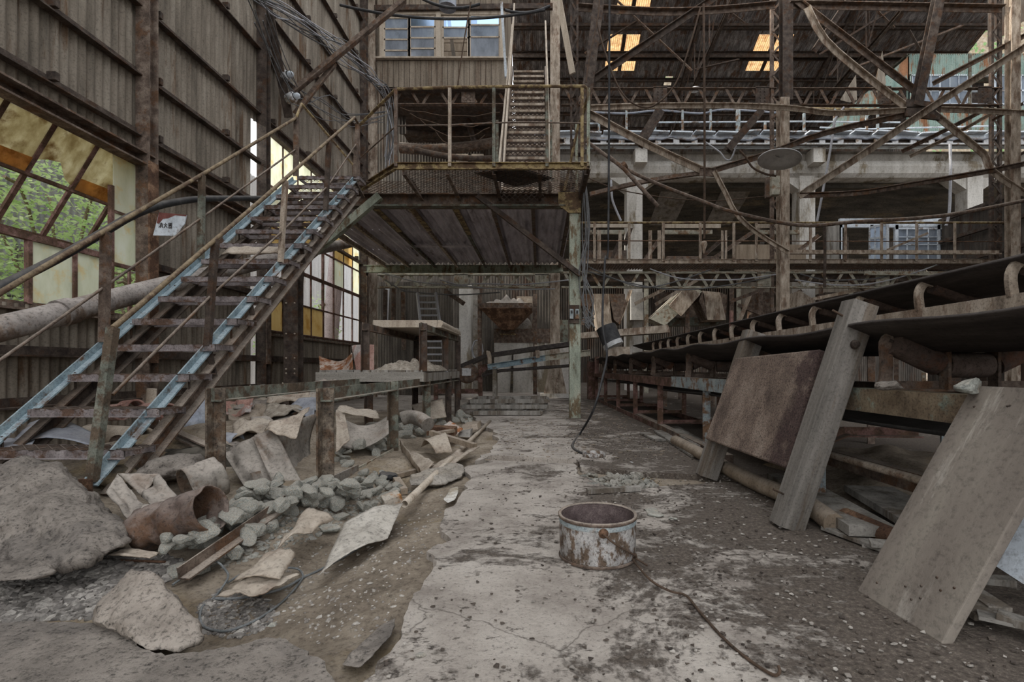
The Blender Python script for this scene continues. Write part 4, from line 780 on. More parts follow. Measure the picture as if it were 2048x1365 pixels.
# teal cabin and gallery
t = thing('teal_cabin', 'teal corrugated cabin with windows and rust patches high at the right', 'cabin', (17, 20, 9.9)); Yt = 20.0
def tp(x, y, d=0): return P(x, y, Yt)+V((0,d,0))
w = MB(); a, b = tp(1818,152), tp(2075,108); w.corr(a,(1,0,0),UZ,b.x-a.x,b.z-a.z,.09,.012); a, b = tp(1818,284), tp(2075,212); w.corr(a,(1,0,0),UZ,b.x-a.x,b.z-a.z,.09,.012); w.build('cladding', TEAL, t)
MB().box2(tp(1814,110),tp(2080,107,2)).build('roof_edge', GRN_D, t)
f = MB()
for x in (1818,1824,1880,1936,1942,1990,2042): f.box2(tp(x-1.5,212),tp(x+1.5,150,.1))
for y in (150,181,208): f.box2(tp(1818,y+1.5),tp(2075,y-1.5,.1))
for x in (1843,1862,1900,1918,2010): f.box2(tp(x-.6,208),tp(x+.6,152,.08))
f.build('window_frame', PALEB, t); MB().box2(tp(1824,208,.03),tp(1936,152,.05)).build('pane', FROSTB, t); MB().box2(tp(1985,212,.03),tp(2075,152,.05)).build('pane', FROSTB, t); MB().box2(tp(1942,208,.5),tp(1990,152,.6)).build('opening_shade_panel', STEEL_D, t)  # the dark sheet behind the unglazed bay stands in for its shade
MB().box2(tp(1816,284),tp(1824,108,.1)).build('corner_post', TEAL, t); MB().box2(tp(1936,284,-.03),tp(1942,108,.1)).build('corner_post', GRN_D, t)
MB().prism([tp(1818,112),tp(1818,168),tp(1700,262),tp(1640,275),tp(1690,225),tp(1760,162)],(0,1.2,0)).build('sloping_gallery', TEAL, t, label='sloping teal gallery falling to the left')
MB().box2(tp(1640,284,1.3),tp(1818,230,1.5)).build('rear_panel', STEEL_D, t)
# machinery under the catwalk
def chute(label, pts, d, mat, cat='chute', name='steel_chute'): return one(name, MB().prism([P(*p) if len(p) == 3 else P(*p,16) for p in pts], d), mat, label, cat)
chute('pale box chute slanting down left under the middle of the catwalk', [(1300,638),(1330,652),(1405,583),(1375,570)], (0,.8,0), DUSTG)
one('chute_flange', MB().bar(P(1357,590,15.9),P(1381,611,15.9),.1,.9), STEEL_L, 'raised flange band round the slanting pale chute', 'flange')
chute('tapered rusty hopper chute right of the slanting one', [(1415,640),(1452,640),(1440,585),(1405,582)], (0,.8,0), STEEL_L)
chute('flaring dark side of the hopper under the catwalk', [(1415,640),(1398,602),(1405,582),(1408,590)], (0,.8,0), STEEL)
chute('flaring right side plate of the hopper under the catwalk', [(1452,640),(1454,590),(1440,585)], (0,.8,0), STEEL)
chute('brown box chute at left under the catwalk, in front of the drum', [(1195,660),(1225,660),(1218,588),(1186,588)], (0,.7,0), STEEL_L)
chute('right wing of the brown box chute', [(1240,650),(1252,600),(1218,588),(1228,640)], (0,.5,0), STEEL)
chute('wide rusty header box behind the brown chute', [(1160,612,16.5),(1250,612,16.5),(1250,588,16.5),(1160,588,16.5)], (0,.7,0), STEEL, 'box', 'header_box')
chute('long brown machine casing lying behind the black drum', [(1150,678,13),(1340,665,13),(1336,650,13),(1150,667,13)], (0,.6,0), STEEL_L, 'casing', 'machine_casing')
chute('big dark rusty bin behind the slanting chute', [(1312,648,17.5),(1440,648,17.5),(1440,585,17.5),(1312,585,17.5)], (0,.6,0), STEEL_D, 'bin', 'steel_bin')
chute('rusty trough right under the bin', [(1336,652,16.8),(1440,650,16.8),(1440,634,16.8),(1336,636,16.8)], (0,.5,0), GRN_D, 'trough', 'steel_trough')
chute('pale concrete block standing behind the chutes', [(1262,640,17.7),(1287,640,17.7),(1287,585,17.7),(1262,585,17.7)], (0,.5,0), CONC, 'block', 'concrete_block')
chute('brown box hopper right of the tall column', [(1592,625,15),(1622,640,15),(1630,600,15),(1600,582,15)], (0,.6,0), STEEL_L)
chute('dark box hopper behind the tall column', [(1508,640,16.5),(1545,640,16.5),(1548,585,16.5),(1512,585,16.5)], (0,.6,0), STEEL)
chute('square dark bin at right under the white hut', [(1650,632,17),(1740,632,17),(1740,585,17),(1650,585,17)], (0,.6,0), STEEL_D, 'bin', 'steel_bin')
chute('brown bin at far right under the catwalk', [(1805,620,17),(1900,620,17),(1900,585,17),(1805,585,17)], (0,.6,0), STEEL, 'bin', 'steel_bin')
rr = random.Random(31); D_ = ['left of the slanting chute','beside the hopper chute','behind the tall dusty column','right of the tall dusty column','under the white hut','under the pale leaning angle','near the right column','behind the black drum','under the girder gusset','far behind the conveyor','below the catwalk middle','by the right wall']
for k, (a, b) in enumerate((((1270,608),(1330,578)),((1460,604),(1530,578)),((1480,640),(1500,590)),((1575,600),(1605,580)),((1620,600),(1740,575)),((1700,560),(1760,600)),((1755,640),(1790,580)),((1165,650),(1185,590)),((1395,560),(1310,610)),((1550,640),(1475,610)),((1240,640),(1262,580)),((1890,600),(1960,570)))):
    Yk = 15.4+rr.uniform(-.5,1.2); one('machinery_strut', MB().bar(P(*a,Yk),P(*b,Yk),.1,.1,'L'), STEEL if k % 2 else STEEL_L, 'rusty strut in the dim machinery, '+D_[k], 'strut', 'struts in the dim machinery')
for k, x in enumerate((1292,1374,1462,1476,1520,1640,1700,1742,1790,1845,1885,1925)):
    one('machinery_post', MB().bar(((x-CX)/FL*16.2,16.2,0),((x-CX)/FL*16.2,16.2,3.7),.14,.12,'L',up=UY), STEEL if k % 3 else DUSTG, 'upright post under the bunker floor, %s from the left' % ['first','second','third','fourth','fifth','sixth','seventh','eighth','ninth','tenth','eleventh','twelfth'][k], 'post', 'posts under the bunker floor')
one('bunker_floor_beam', MB().bar((.8,16.2,3.75),(13,16.2,3.75),.2,.24,'I'), STEEL_D, 'dark beam behind the catwalk carried by the row of posts', 'beam')
one('bunker_floor_beam', MB().bar((.8,17.0,4.3),(13,17.0,4.3),.2,.14,'I'), STEEL, 'rusty beam at rail height behind the catwalk', 'beam')
for k, (x0, x1, z) in enumerate(((1.5,3.0,4.2),(4.4,6.2,4.0),(6.8,9.2,4.4))): one('bunker_gate', MB().box2((x0,17.3,3.9),(x1,17.5,z+.7)), [STEEL_D,STEEL,WOODB][k], 'dim bunker gate panel behind the catwalk, '+['left','middle','right'][k], 'gate')
for k, (a, b) in enumerate((((1290,520),(1325,470)),((1398,520),(1455,470)),((1420,522),(1520,455)),((1250,490),(1262,455)),((1600,500),(1640,470)),((1225,515),(1245,470)))): one('gate_lever', MB().bar(P(*a,15.5),P(*b,15.5),.13,.12,'L'), STEEL_D if k % 2 else STEEL, 'slanting gate lever behind the catwalk, '+['by the left concrete column','middle','long one left of the tall column','short one at left','right of the tall column','at far left'][k], 'lever', 'gate levers behind the catwalk')
# black drum on box
t = thing('head_drum', 'black rubber covered drum tipped on a brown box at the left conveyor end', 'drum', P(1232,720,11)); c0 = P(1214,662,11); c1 = P(1230,690,10.9)
MB().tube([P(1212,655,11),P(1226,690,10.9)], .22, 24).build('drum', BLACK, t); MB().tube([P(1224,686,10.88),P(1228,694,10.86)], .222, 24).build('white_rim', WHITE, t)
MB().box2(P(1213,718,10.9),P(1260,694,10.9)+V((0,.5,0))).build('box', STEEL_L, t)
# ---------- back centre
t = thing('feed_hopper', 'rusty inverted pyramid hopper heaped with rubbish at the far end of the aisle', 'hopper', P(1012,700,15.2)); Yb = 15.2
q = lambda x, y, d=0: P(x, y, Yb)+V((0,d,0))
MB().box2(q(959,617),q(1064,606,1.2)).build('rim', STEEL, t)
tp4 = [q(959,616),q(1064,616),q(1064,616,1.2),q(959,616,1.2)]; bt = [q(1000,657,.45),q(1026,657,.45),q(1026,657,.8),q(1000,657,.8)]
MB().add(tp4+bt,[[i,(i+1)%4,4+(i+1)%4,4+i] for i in range(4)]).build('cone', RUST, t, solid=.02)
MB().grid(lambda u,v: q(960+103*u,607,1.2*v)+V((0,0,.28*math.sin(PI*u)*math.sin(PI*v)*(.4+abs(NZ.noise(V((u*7,v*5,2))))*1.6))), 26, 12).build('rubbish_heap', DUSTY, t)
MB().box2(q(1030,606,1.1),q(1064,583,1.2)).build('back_plate', DUSTB, t)
for x in (958,1070): MB().bar(((x-CX)/FL*Yb,Yb+.2,0),((x-CX)/FL*Yb,Yb+.2,3.1),.12,.12,'L',up=UY).build('leg', STEEL, t)
t = thing('stone_furnace', 'cracked pale block base with rusty top box under the hopper', 'machine base', P(1060,785,16.3)); Yf = 16.6
MB().box2((( 988-CX)/FL*Yf,Yf,-.05),((1138-CX)/FL*Yf,Yf+.75,.85+.05*Yf)).build('block', CONC, t, bev=.04); MB().box2(P(988,686,Yf)+V((0,-.03,0)),P(1104,658,Yf)+V((0,.7,0))).build('top_box', STEEL, t)
MB().lathe(P(1045,650,Yf), [(.02,0),(.26,0),(.3,.3),(.26,.34),(.0,.34)], 20, (0,1,0)).build('round_door', CONC_M, t)
MB().box2(P(1000,670,Yf-.05),P(1032,668,Yf)).build('slot_lip', YEL, t)
MB().prism([P(1020,786,Yf-.05),P(1024,705,Yf-.05),P(1027,705,Yf-.05),P(1026,786,Yf-.05)],(0,-.04,0)).build('crack_rib', CONC_D, t)
one('rusted_partition', MB().box2(P(1106,686,17.1),P(1136,640,17.1)+V((0,.1,0))), GRN_D, 'dull greenish rusty partition beside the hopper leg', 'partition')
one('concrete_pillar', MB().box2(((918-CX)/FL*16,16,-.05),((943-CX)/FL*16,16.4,3.5)), CONC, 'pale concrete pillar left of the rusty hopper', 'pillar', bev=.02)
one('concrete_pillar', MB().box2(((944-CX)/FL*17,17,-.05),((958-CX)/FL*17,17.3,3.5)), CONC_M, 'thin grey post beside the pale concrete pillar', 'pillar')
one('cable_coil', MB().tube([P(955,700,15.9)+V((.16*math.cos(i*.5)*(1+.15*math.sin(i*2.3)),-.02*(i%5),.3*math.sin(i*.5))) for i in range(60)], .02, 6), CABLE_L, 'coil of pale cable hanging beside the concrete pillar', 'cable coil')
t = thing('aluminium_ladder', 'aluminium ladder leaning upright behind the picking table', 'ladder', P(862,745,12)); Yl = 12.0
for x in ((834,586,852,745),(871,586,893,745)): MB().bar(P(x[0],x[1],Yl+.5),P(x[2],x[3],Yl),.04,.09).build('rail', PALUM, t)
for k in range(12):
    f = k/11.5; y = 592+150*f; xa = 834+18*(y-586)/159; xb = 871+22*(y-586)/159; MB().tube([P(xa,y,Yl+.5*(1-f)),P(xb,y,Yl+.5*(1-f))], .025, 8).build('rung', PALUM, t)
one('daylight_gap_strip', MB().bar(P(775,575,14.5),P(772,640,14.5),.3,.03), OUTW, 'white strip painted as a daylight gap in the back left corner', 'white strip')  # white sheet stands in for daylight coming through a gap
for k, (a, b) in enumerate((((770,640),(771,580)),((786,660),(788,575)),((808,700),(806,585)))): one('corner_post', MB().bar(P(*a,14.3),P(*b,14.3),.1,.1,'L',up=UY), STEEL, 'rusty post in the dark back left corner, '+['left','middle','right'][k], 'post')
one('slanted_timber', MB().bar(P(890,582,13.8),P(928,608,13.8),.14,.12), STEEL, 'rusty angle slanting above the ladder top', 'angle bar')
# small inclined conveyor
t = thing('small_conveyor', 'small belt conveyor rising right from a red stand in the far aisle', 'conveyor', P(960,800,13)); Yd = 12.9
MB().sweep([P(925,733,Yd),P(975,712,Yd),P(1060,700,Yd),P(1150,688,Yd-.2)], sec('box',.7,.1)).build('belt', BELT, t)
MB().bar(P(975,735,Yd-.3),P(1092,716,Yd-.3),.1,.14,'C').build('side_rail', BLU, t, label='faded blue side rail'); MB().bar(P(1090,716,Yd-.3),P(1180,706,Yd-.4),.1,.16,'C').build('side_rail', DUSTG, t)
for x, y in ((976,716),(1072,704)): MB().sweep(smooth_pts([P(x-3,y-10,Yd-.35),P(x+2,y-8,Yd-.35),P(x+4,y+12,Yd-.35)]), sec('box',.1,.05), up=UY).build('idler_bracket', STEEL_L, t)
MB().lathe(P(934,746,Yd-.3), [(.0,-.05),(.25,-.05),(.27,0),(.25,.05),(0,.05)], 28, (0,1,0)).build('tail_pulley', STEEL, t)
MB().box2(P(924,752,Yd-.4),P(942,737,Yd-.4)+V((0,.3,0))).build('motor', WHITE, t)
MB().tube([P(965,752,Yd-.2),P(1000,742,Yd-.2),P(1140,732,Yd-.2)], .04, 8).build('return_belt', BELT, t)
for x in (872,918,961): MB().bar(P(x,806,Yd),P(x,755,Yd),.1,.1,'L',up=UY).build('leg', RED, t)
for y in (757,783): MB().bar(P(870,y,Yd),P(962,y,Yd),.08,.12,'L').build('stand_rail', RED, t)
MB().prism([P(957,755,Yd-.05),P(957,731,Yd-.05),P(976,728,Yd-.05),P(975,738,Yd-.05)],(0,-.03,0)).build('gusset_plate', RED, t)
one('concrete_stub', MB().box2(P(985,795,12.6),P(993,735,12.6)+V((0,.3,0))), CONC_M, 'thin concrete stub under the small conveyor', 'stub')
# ---------- right: near conveyor parallel to the aisle
XA, XB = 1.55, 2.35; Yn, Yf_ = 1.25, 13.2
t = thing('belt_conveyor', 'long troughed belt conveyor on a blue grey and red frame right of the aisle', 'conveyor', (1.95, 7, 0))
for x in (XA, XB):
    if x == XA: MB().bar((x,Yn,.68),(x,3.0,.68),.1,.12,'C',t=.012).build('side_beam', BEAMR, t, label='brown rusted near end of the beam')
    MB().bar((x,3.0 if x == XA else Yn,.68),(x,6.0,.68),.1,.12,'C',t=.012).build('side_beam', BLUGREY if x == XA else STEEL, t, label='blue grey rusty beam' if x == XA else None); MB().bar((x,6.0,.67),(x,Yf_,.67),.1,.11,'C',t=.012).build('side_beam', RED, t)
def trough(v):                                  # belt cross-section, v 0..1
    x = XA-.12+v*1.04; a = abs(v-.5)*2; return x, .93+.13*max(0,(a-.36)/.64)
MB().grid(lambda u,v: V((trough(v)[0], .95+u*(Yf_-1.1), trough(v)[1]+.012*math.sin(u*62)*abs(v-.5)*2)), 90, 16).build('belt', BELT, t, solid=.014)
ROLL = M('rusted_roller', [(.045,.032,.028),(.125,.088,.07),(.2,.15,.125)], 6, rust=(.16,.08,.05), ramt=.35, fine=.6, fscale=70, dust=(.3,.25,.21), damt=.6)
ys = [2.5,4.0,5.5,7.0,8.5,10.0,11.5]
for k, y in enumerate(ys):
    r = .062
    for s in (-1,1):
        xe = XA+.03 if s < 0 else XB-.03; xi = XA+.26 if s < 0 else XB-.26
        MB().tube([(xe,y,.975),(xi,y,.868)], r, 20).build('side_roller', ROLL, t); MB().tube([(xe-s*-.02,y,.985),(xi+s*-.02,y,.86)], .012, 8).build('roller_shaft', STEEL_D, t)
        MB().sweep(smooth_pts([V((xe-s*-.045,y,.74)),V((xe+s*.03,y,.86)),V((xe+s*.035,y,.97)),V((xe+s*.0,y,1.0))]), sec('box',.06,.016), up=UY).build('roller_bracket', STEEL, t)
    MB().tube([(XA+.29,y,.86),(XB-.29,y,.86)], r, 20).build('centre_roller', ROLL, t)
    for x in (XA+.275,XB-.275): MB().bar((x,y-.03,.74),(x,y-.03,.95 if k == 0 else .9),.016,.055,up=UY).build('roller_upright', STEEL, t)
    MB().bar((XA-.02,y,.755),(XB+.02,y,.755),.08,.05,'L').build('idler_base', STEEL, t)
for k, y in enumerate((3.1,5.0,6.7,8.2,9.7,11.2,12.6)):
    for x in (XA,XB): MB().bar((x,y,-.02),(x,y,.63),.075,.075,'L',up=UY,t=.012).build('leg', BLUGREY if k < 2 else RED, t)
    if k > 1: MB().bar((XA,y,.12),(XB,y,.12),.05,.05,'L').build('cross_tie', RED, t)
MB().bar((XA,5.2,.05),(XA,Yf_,.05),.06,.07,'L').build('bottom_rail', RED, t); MB().bar((XB,5.2,.05),(XB,Yf_,.05),.06,.07,'L').build('bottom_rail', RED, t)
MB().grid(lambda u,v: V((XA+.02+v*.74, 1.1+u*11.5, .59-.05*math.sin(PI*v)-.035*abs(math.sin(u*9)))), 70, 10).build('return_belt', BLACK, t, solid=.012)
for z in (.25,): MB().bar((XA+.25,1.6,z),(XA+.25,5.2,z),.07,.1,'C').build('inner_rail', STEEL, t); MB().tube([(XA+.12,1.6,.3),(XA+.12,4.6,.3)], .022, 8).build('conduit', STEEL_L, t)
MB().box2((1.40,13.0,0),(1.62,13.3,1.0)).build('end_frame', RED, t)
for x in (1.45,1.75): MB().bar((x,11.9,.7),(x,11.9,1.1),.1,.1,'L',up=UY).build('end_bracket', RED, t)
t.rotation_euler = (0,0,.03); t.location = (1.95+.04,7,0)
# second conveyor further right, a little higher
t = thing('belt_conveyor', 'second belt conveyor with curled idler brackets, beyond the near belt', 'conveyor', (3.1, 8, 0)); X2 = 2.62
MB().bar((X2,2.0,1.19),(X2,14.0,1.19),.08,.12,'C',t=.012).build('side_rail', STEEL_L, t); MB().bar((X2+1.0,2.0,1.19),(X2+1.0,14.0,1.19),.08,.12,'C').build('side_rail', STEEL, t)
MB().grid(lambda u,v: V((X2-.04+v*1.08, 1.9+u*12, 1.36+.12*max(0,(abs(v-.5)*2-.36)/.64)-.03)), 60, 14).build('belt', BELT, t, solid=.02)
for k in range(14):
    y = 2.75+k*.62+.05*k
    MB().sweep(smooth_pts([V((X2-.02,y,1.24)),V((X2-.03,y,1.36)),V((X2+.02,y,1.43)),V((X2+.09,y,1.41))]), sec('box',.05,.028), up=UY).build('idler_bracket', STEEL_L, t)
    MB().tube([(X2+.06,y,1.4),(X2+.36,y,1.3)], .045, 12).build('idler_roller', ROLL, t)
for y in (3.2,5.5,8,10.5,13): 
    for x in (X2,X2+1.0): MB().bar((x,y,0),(x,y,1.14),.08,.08,'L',up=UY).build('leg', STEEL, t)
MB().bar((X2-.02,6.8,1.22),(X2-.02,6.8,1.62),.04,.05,up=UY).build('guard_upright', RED, t)
# leaning chute panel: two timbers with a rusted plate box between
t = thing('timber_plate_trestle', 'rusted metal plate boxed between two thick grey timbers leaning on the conveyor', 'trestle', (1.3, 2.7, 0))
TIMB = M('grey_sawn_timber', [(0.0936,0.084,0.0734),(0.194,0.176,0.155),(0.302,0.276,0.245)], 9, rust=(0.144,0.115,0.0884), ramt=.4, rscale=4, rot=(0,.32,0), streak=(1.4,1.4,.1), fine=.4, bd=.006)
d = V((.385,0,1.165)).normalized(); 
def tim(y, x0, L, w, nm):
    a = V((x0,y,.0)); pr = sec('box',w,w*.86); m = MB().sweep([a-d*.0, a+d*(L*.2), a+d*(L*.5), a+d*(L*.78), a+d*L], pr, up=UY, roll=0)
    return m.build('timber', TIMB, t, bev=.006)
o = tim(2.66, 1.31, 1.25, .138, 'near'); tim(3.88, 1.29, 1.18, .14, 'far')
bn = V((1.165,0,-.385)).normalized()
MB().lathe(V((1.31,2.66,0))+d*1.02+V((0,-.07,0)), [(.0,-.022),(.018,-.02),(.024,0),(.0,.004)], 12, (0,1,0)).build('bolt_head', STEEL_D, t)
for s, k in ((.16,-.07),(1.16,-.08)): MB().tube([V((1.31,2.66,0))+d*s-bn*.06, V((1.31,2.66,0))+d*s-bn*.13+V((0,-.01,.01))], .006, 6).build('bent_nail', WIRE, t)
p00 = P(1409,878,3.84); p01 = P(1469,716,3.84); p10 = P(1572,938,2.82); p11 = P(1638,698,2.82)
MB().prism([p00,p10,p11,p01], bn*.06).build('rusted_plate', PLATE, t, bev=.012)
q = (p00+p01)*.5+(p10-p00)*.22-d*.12; MB().lathe(q-bn*.006, [(.012,0),(.012,.004),(0,.004)], 12, tuple(bn)).build('bolt_hole', STEEL_D, t)
# leaning thick board on the right, with a second board behind
t = thing('leaning_board', 'thick pale dusty wooden board leaning at the right edge of the photo', 'board', (1.3, 1.7, 0))
PLY = M('dusty_grainy_board', [(0.124,0.105,0.087),(0.211,0.18,0.151),(0.285,0.252,0.209)], 3.2, rust=(.36,.325,.28), ramt=.34, rscale=7.0, rot=(0,.51,0), streak=(1.3,1.3,.22), fine=.35, fscale=45, bd=.006)
e = V((.56,0,1.0)).normalized(); a0 = V((1.205,1.90,0)); a1 = V((1.232,1.535,0)); nn = V((1.0,.07,-.56)).normalized(); Lb = .895
MB().prism([a0,a1,a1+e*Lb,a0+e*Lb], nn*.036).build('board', PLY, t, bev=.004)
h = MB(); rr = random.Random(2)
for k in range(12):
    u, v = rr.uniform(.12,.9), (rr.uniform(.06,.2) if k < 8 else rr.uniform(.9,.96)); c = a0.lerp(a1,u)+e*Lb*v
    h.lathe(c-nn*.0015, [(0,0),(.0045,0),(.0045,.002)], 8, tuple(nn))
h.build('nail_hole', STEEL_D, t)
o = MB().prism([V((1.60,1.80,.16)),V((1.62,1.66,.12)),V((2.05,1.66,.9)),V((2.03,1.80,.92))], (.04,.004,-.02)); one('plank', o, PALEB, 'whitish plank leaning behind the thick pale board', 'plank')
# rocks and scrap on the conveyor frame
o = rock_mb(W(1776,758,1.6)+V((0,0,-.03)), (.075,.04,.025), 5, 3, 4, .2); one('ore_lump', o, ROCK_B, 'long flat tan rock lying on the conveyor beam', 'rock')
o = rock_mb(W(1938,762,1.6)+V((0,0,-.02)), (.045,.04,.034), 9, 3, 5, .2); one('ore_lump', o, ROCK, 'roundish green white rock on the conveyor beam', 'rock')
# floor timber, planks and pipes under the conveyor
def plank(label, a, b, w_, h_, mat=WOODG, nm='plank', cat='plank', z=0): one(nm, MB().bar(a, b, w_, h_), mat, label, cat, bev=.003)
plank('grey board lying flat beside the leaning timber foot', G(1655,1055,.02), G(1805,1110,.015), .09, .02)
plank('thin board beside the flat grey board', G(1690,1042,.03), G(1830,1090,.025), .06, .02)
one('rusty_pipe', MB().tube([G(1690,1035,.05),G(1860,1110,.04)], .05, 14), RUST, 'rusty pipe on the floor under the conveyor, near the leaning board', 'pipe')
one('broken_log', MB().tube(smooth_pts([V((1.5,2.55,.05)),V((1.52,2.9,.07)),V((1.47,3.5,.06)),V((1.45,4.4,.07)),V((1.46,5.4,.06))]), .055, 9, scales=None), WOODB, 'rough brown log lying along the conveyor foot', 'log')
one('flat_timber', MB().bar((1.6,2.4,.06),(1.75,3.6,.06),.22,.05), WOODG, 'wide grey plank under the near conveyor legs', 'plank')
one('flat_timber', MB().bar((1.9,2.2,.06),(2.1,3.2,.07),.28,.04), WOODG, 'wide plank lying further under the conveyor', 'plank')
one('flat_timber', MB().bar((1.62,4.3,.05),(1.6,8.4,.05),.09,.09), STEEL, 'long steel rail lying along the conveyor feet', 'rail')
for k,(a,b) in enumerate((((1.45,4.6,.03),(1.52,6.4,.03)),((1.58,4.9,.07),(1.66,6.1,.09)),((1.7,5.0,.04),(1.82,6.8,.04)),((1.35,5.6,.03),(1.3,6.2,.03)))):
    plank('grey plank scrap among the conveyor legs, '+['on the aisle side','stacked on another','under the middle of the frame','short one on the open floor'][k], a, b, .12, .025)
one('pipe_ring', MB().pipe((2.35,4.7,.42),(2.35,5.2,.42),.3,.03,32), CONC_M, 'big grey pipe ring under the conveyor', 'pipe')
one('red_beam', MB().bar((1.9,4.3,.3),(3.2,4.2,.3),.08,.08,'L'), RED, 'red steel angle behind the return belt', 'angle bar'); one('red_beam', MB().bar((2.0,4.0,.16),(2.55,4.15,.32),.07,.07,'L'), RED, 'short red angle propped under the return belt', 'angle bar')
one('sand_heap', MB().grid(lambda u,v: V((1.9+u*1.7,2.7+v*2.3,-.02+.22*math.sin(PI*u)*math.sin(PI*v)+.05*NZ.noise(V((u*8,v*8,0))))), 36, 36), DIRT, 'tan sand heap on the floor under the conveyor', 'sand', kind='stuff')
rr = random.Random(17)
names = ['nearest','second','third','fourth','fifth','sixth','seventh','eighth','ninth','tenth','eleventh','twelfth','thirteenth','fourteenth']
base = MB().box((0,0,.012),(.16,.05,.022)).build('wood_scrap', WOODG, bev=.002); base.location = (1.42,1.62,.0)
for k in range(22):
    o = base if k == 0 else dup(base); x = rr.uniform(1.3,2.0); y = 1.35+rr.random()*.95
    if x < 1.42 and y > 1.5: x += .15
    o.location = (x, y, .004+.012*(k%4)); o.rotation_euler = (rr.uniform(-.06,.06),rr.uniform(-.08,.08),rr.uniform(0,3.1)); o.scale = (rr.uniform(.5,1.7),rr.uniform(.6,1.7),rr.uniform(.5,1.2))
    tag(o, 'splintered grey wood scrap on the floor behind the leaning board', 'wood scrap', 'wood scraps behind the leaning board')
# conduit and small things on the floor
t = thing('tin_tray', 'bent pale tin tray on the aisle floor at the cable end', 'tray', G(1188,915)); c = G(1188,916)
MB().lathe(c, [(.0,.004),(.105,.004),(.11,.05),(.106,.05),(.102,.01),(0,.01)], 20).build('tray', PEEL, t)
one('paper_scrap', MB().box(G(1276,927)+V((0,0,.006)),(.14,.05,.006),(0,.06,.2)), WHITE, 'white tile shard on the dark floor right of the tray', 'shard')
# ---------- ground: dirt bed, broken concrete slabs
def ss(a, b, x): t = min(1, max(0, (x-a)/(b-a))); return t*t*(3-2*t)
def bump(x, y, cx, cy, sx, sy, h): return h*math.exp(-((x-cx)/sx)**2-((y-cy)/sy)**2)
def gz(x, y):
    z = -.035-.085*ss(-.5, -1.15, x)*ss(6.5, 4.5, y)
    z += bump(x,y,-2.9,4.4,.9,1.1,.40)+bump(x,y,-2.2,5.2,.7,.9,.26)+bump(x,y,-1.62,3.5,.4,.65,.16)+bump(x,y,-3.7,3.1,1.0,1.2,.22)+bump(x,y,-1.25,4.5,.35,.6,.12)+bump(x,y,-1.9,2.75,.5,.4,.1)
    k = ss(-.42, -.7, x)
    z += k*(.035*NZ.noise(V((x*2.3,y*2.3,0)))+.016*NZ.noise(V((x*7,y*7,3)))+.008*NZ.noise(V((x*19,y*19,7))))
    return z
def GT(x, y, dz=0.0):                          # where a sight line meets the ground
    Y = .9
    while Y < 25:
        p = P(x, y, Y)
        if p.z <= gz(p.x, Y)+dz: break
        Y += .012
    return p
m = MB(); xs = [-4.9+.05*i for i in range(40)]+[-2.9+.0225*i for i in range(112)]+[-.38+.2*i for i in range(10)]+[1.7+.6*i for i in range(20)]
ys = [-2.5+.34*i for i in range(10)]+[.9]; 
while ys[-1] < 28: ys.append(ys[-1]*1.0125+.002)
nx = len(xs); m.add([V((x,y,gz(x,y))) for y in ys for x in xs], [[j*nx+i,j*nx+i+1,(j+1)*nx+i+1,(j+1)*nx+i] for j in range(len(ys)-1) for i in range(nx-1)], True)
struct('floor', m, DIRT)
def jag(pts, amp, seed, n=7):
    out = []; rr = random.Random(seed)
    for a, b in zip(pts, pts[1:]):
        a, b = V(a), V(b)
        for i in range(n):
            q = a.lerp(b, i/n); k = 0 if i == 0 else amp
            out.append(q+V((NZ.noise(q*5+V((seed,0,0)))*amp*1.6+rr.uniform(-k,k)*.5, NZ.noise(q*5+V((0,seed,0)))*amp+rr.uniform(-k,k)*.4, 0)))
    return out+[V(pts[-1])]
edge = [G(700,1420),G(735,1365),G(790,1270),G(830,1190),G(868,1135),G(860,1102),G(905,1082),G(885,1050),G(912,1005),G(945,960),G(928,937)]
brk = [G(928,937),G(985,921),G(1150,928),G(1153,948),G(1215,975),G(1285,978),G(1420,965)]
slab = jag(edge,.03,2)+jag(brk,.03,4)[1:]+[V((13.2,4.0,0)),V((13.2,-2.5,0)),V((-.5,-2.5,0))]
struct('floor_slab_near', MB().prism(slab, (0,0,-.09)), FLOOR)
e2 = [V((-.58,4.45,.0)),V((-.47,5.15,.0)),V((-.55,6.3,.0)),V((-.95,7.7,.0)),V((-1.3,9.5,.0)),V((-4.8,10.2,.0))]
b2 = [V((13.2,4.45,.0)),G(1420,953),G(1300,948),G(1165,938),G(1153,922),G(985,913),V((-.58,4.45,0))]
far = jag(b2,.02,6)+jag(e2,.05,5)[1:]+[V((-4.8,27,0)),V((13.2,27,0))]
struct('floor_slab_far', MB().prism([p+V((0,0,.012)) for p in far], (0,0,-.09)), FLOOR)
fg = [G(-120,1235),G(0,1247),G(150,1246),G(255,1252),G(266,1292),G(330,1312),G(420,1300),G(520,1277),G(572,1278),G(640,1318),G(700,1400)]
fs = MB().prism(jag(fg,.018,9)+[V((-.5,-2.5,0)),V((-4,-2.5,0)),V((-4,1.3,0))], (0,0,-.12)); struct('floor_slab_left', fs, ROCK_B)
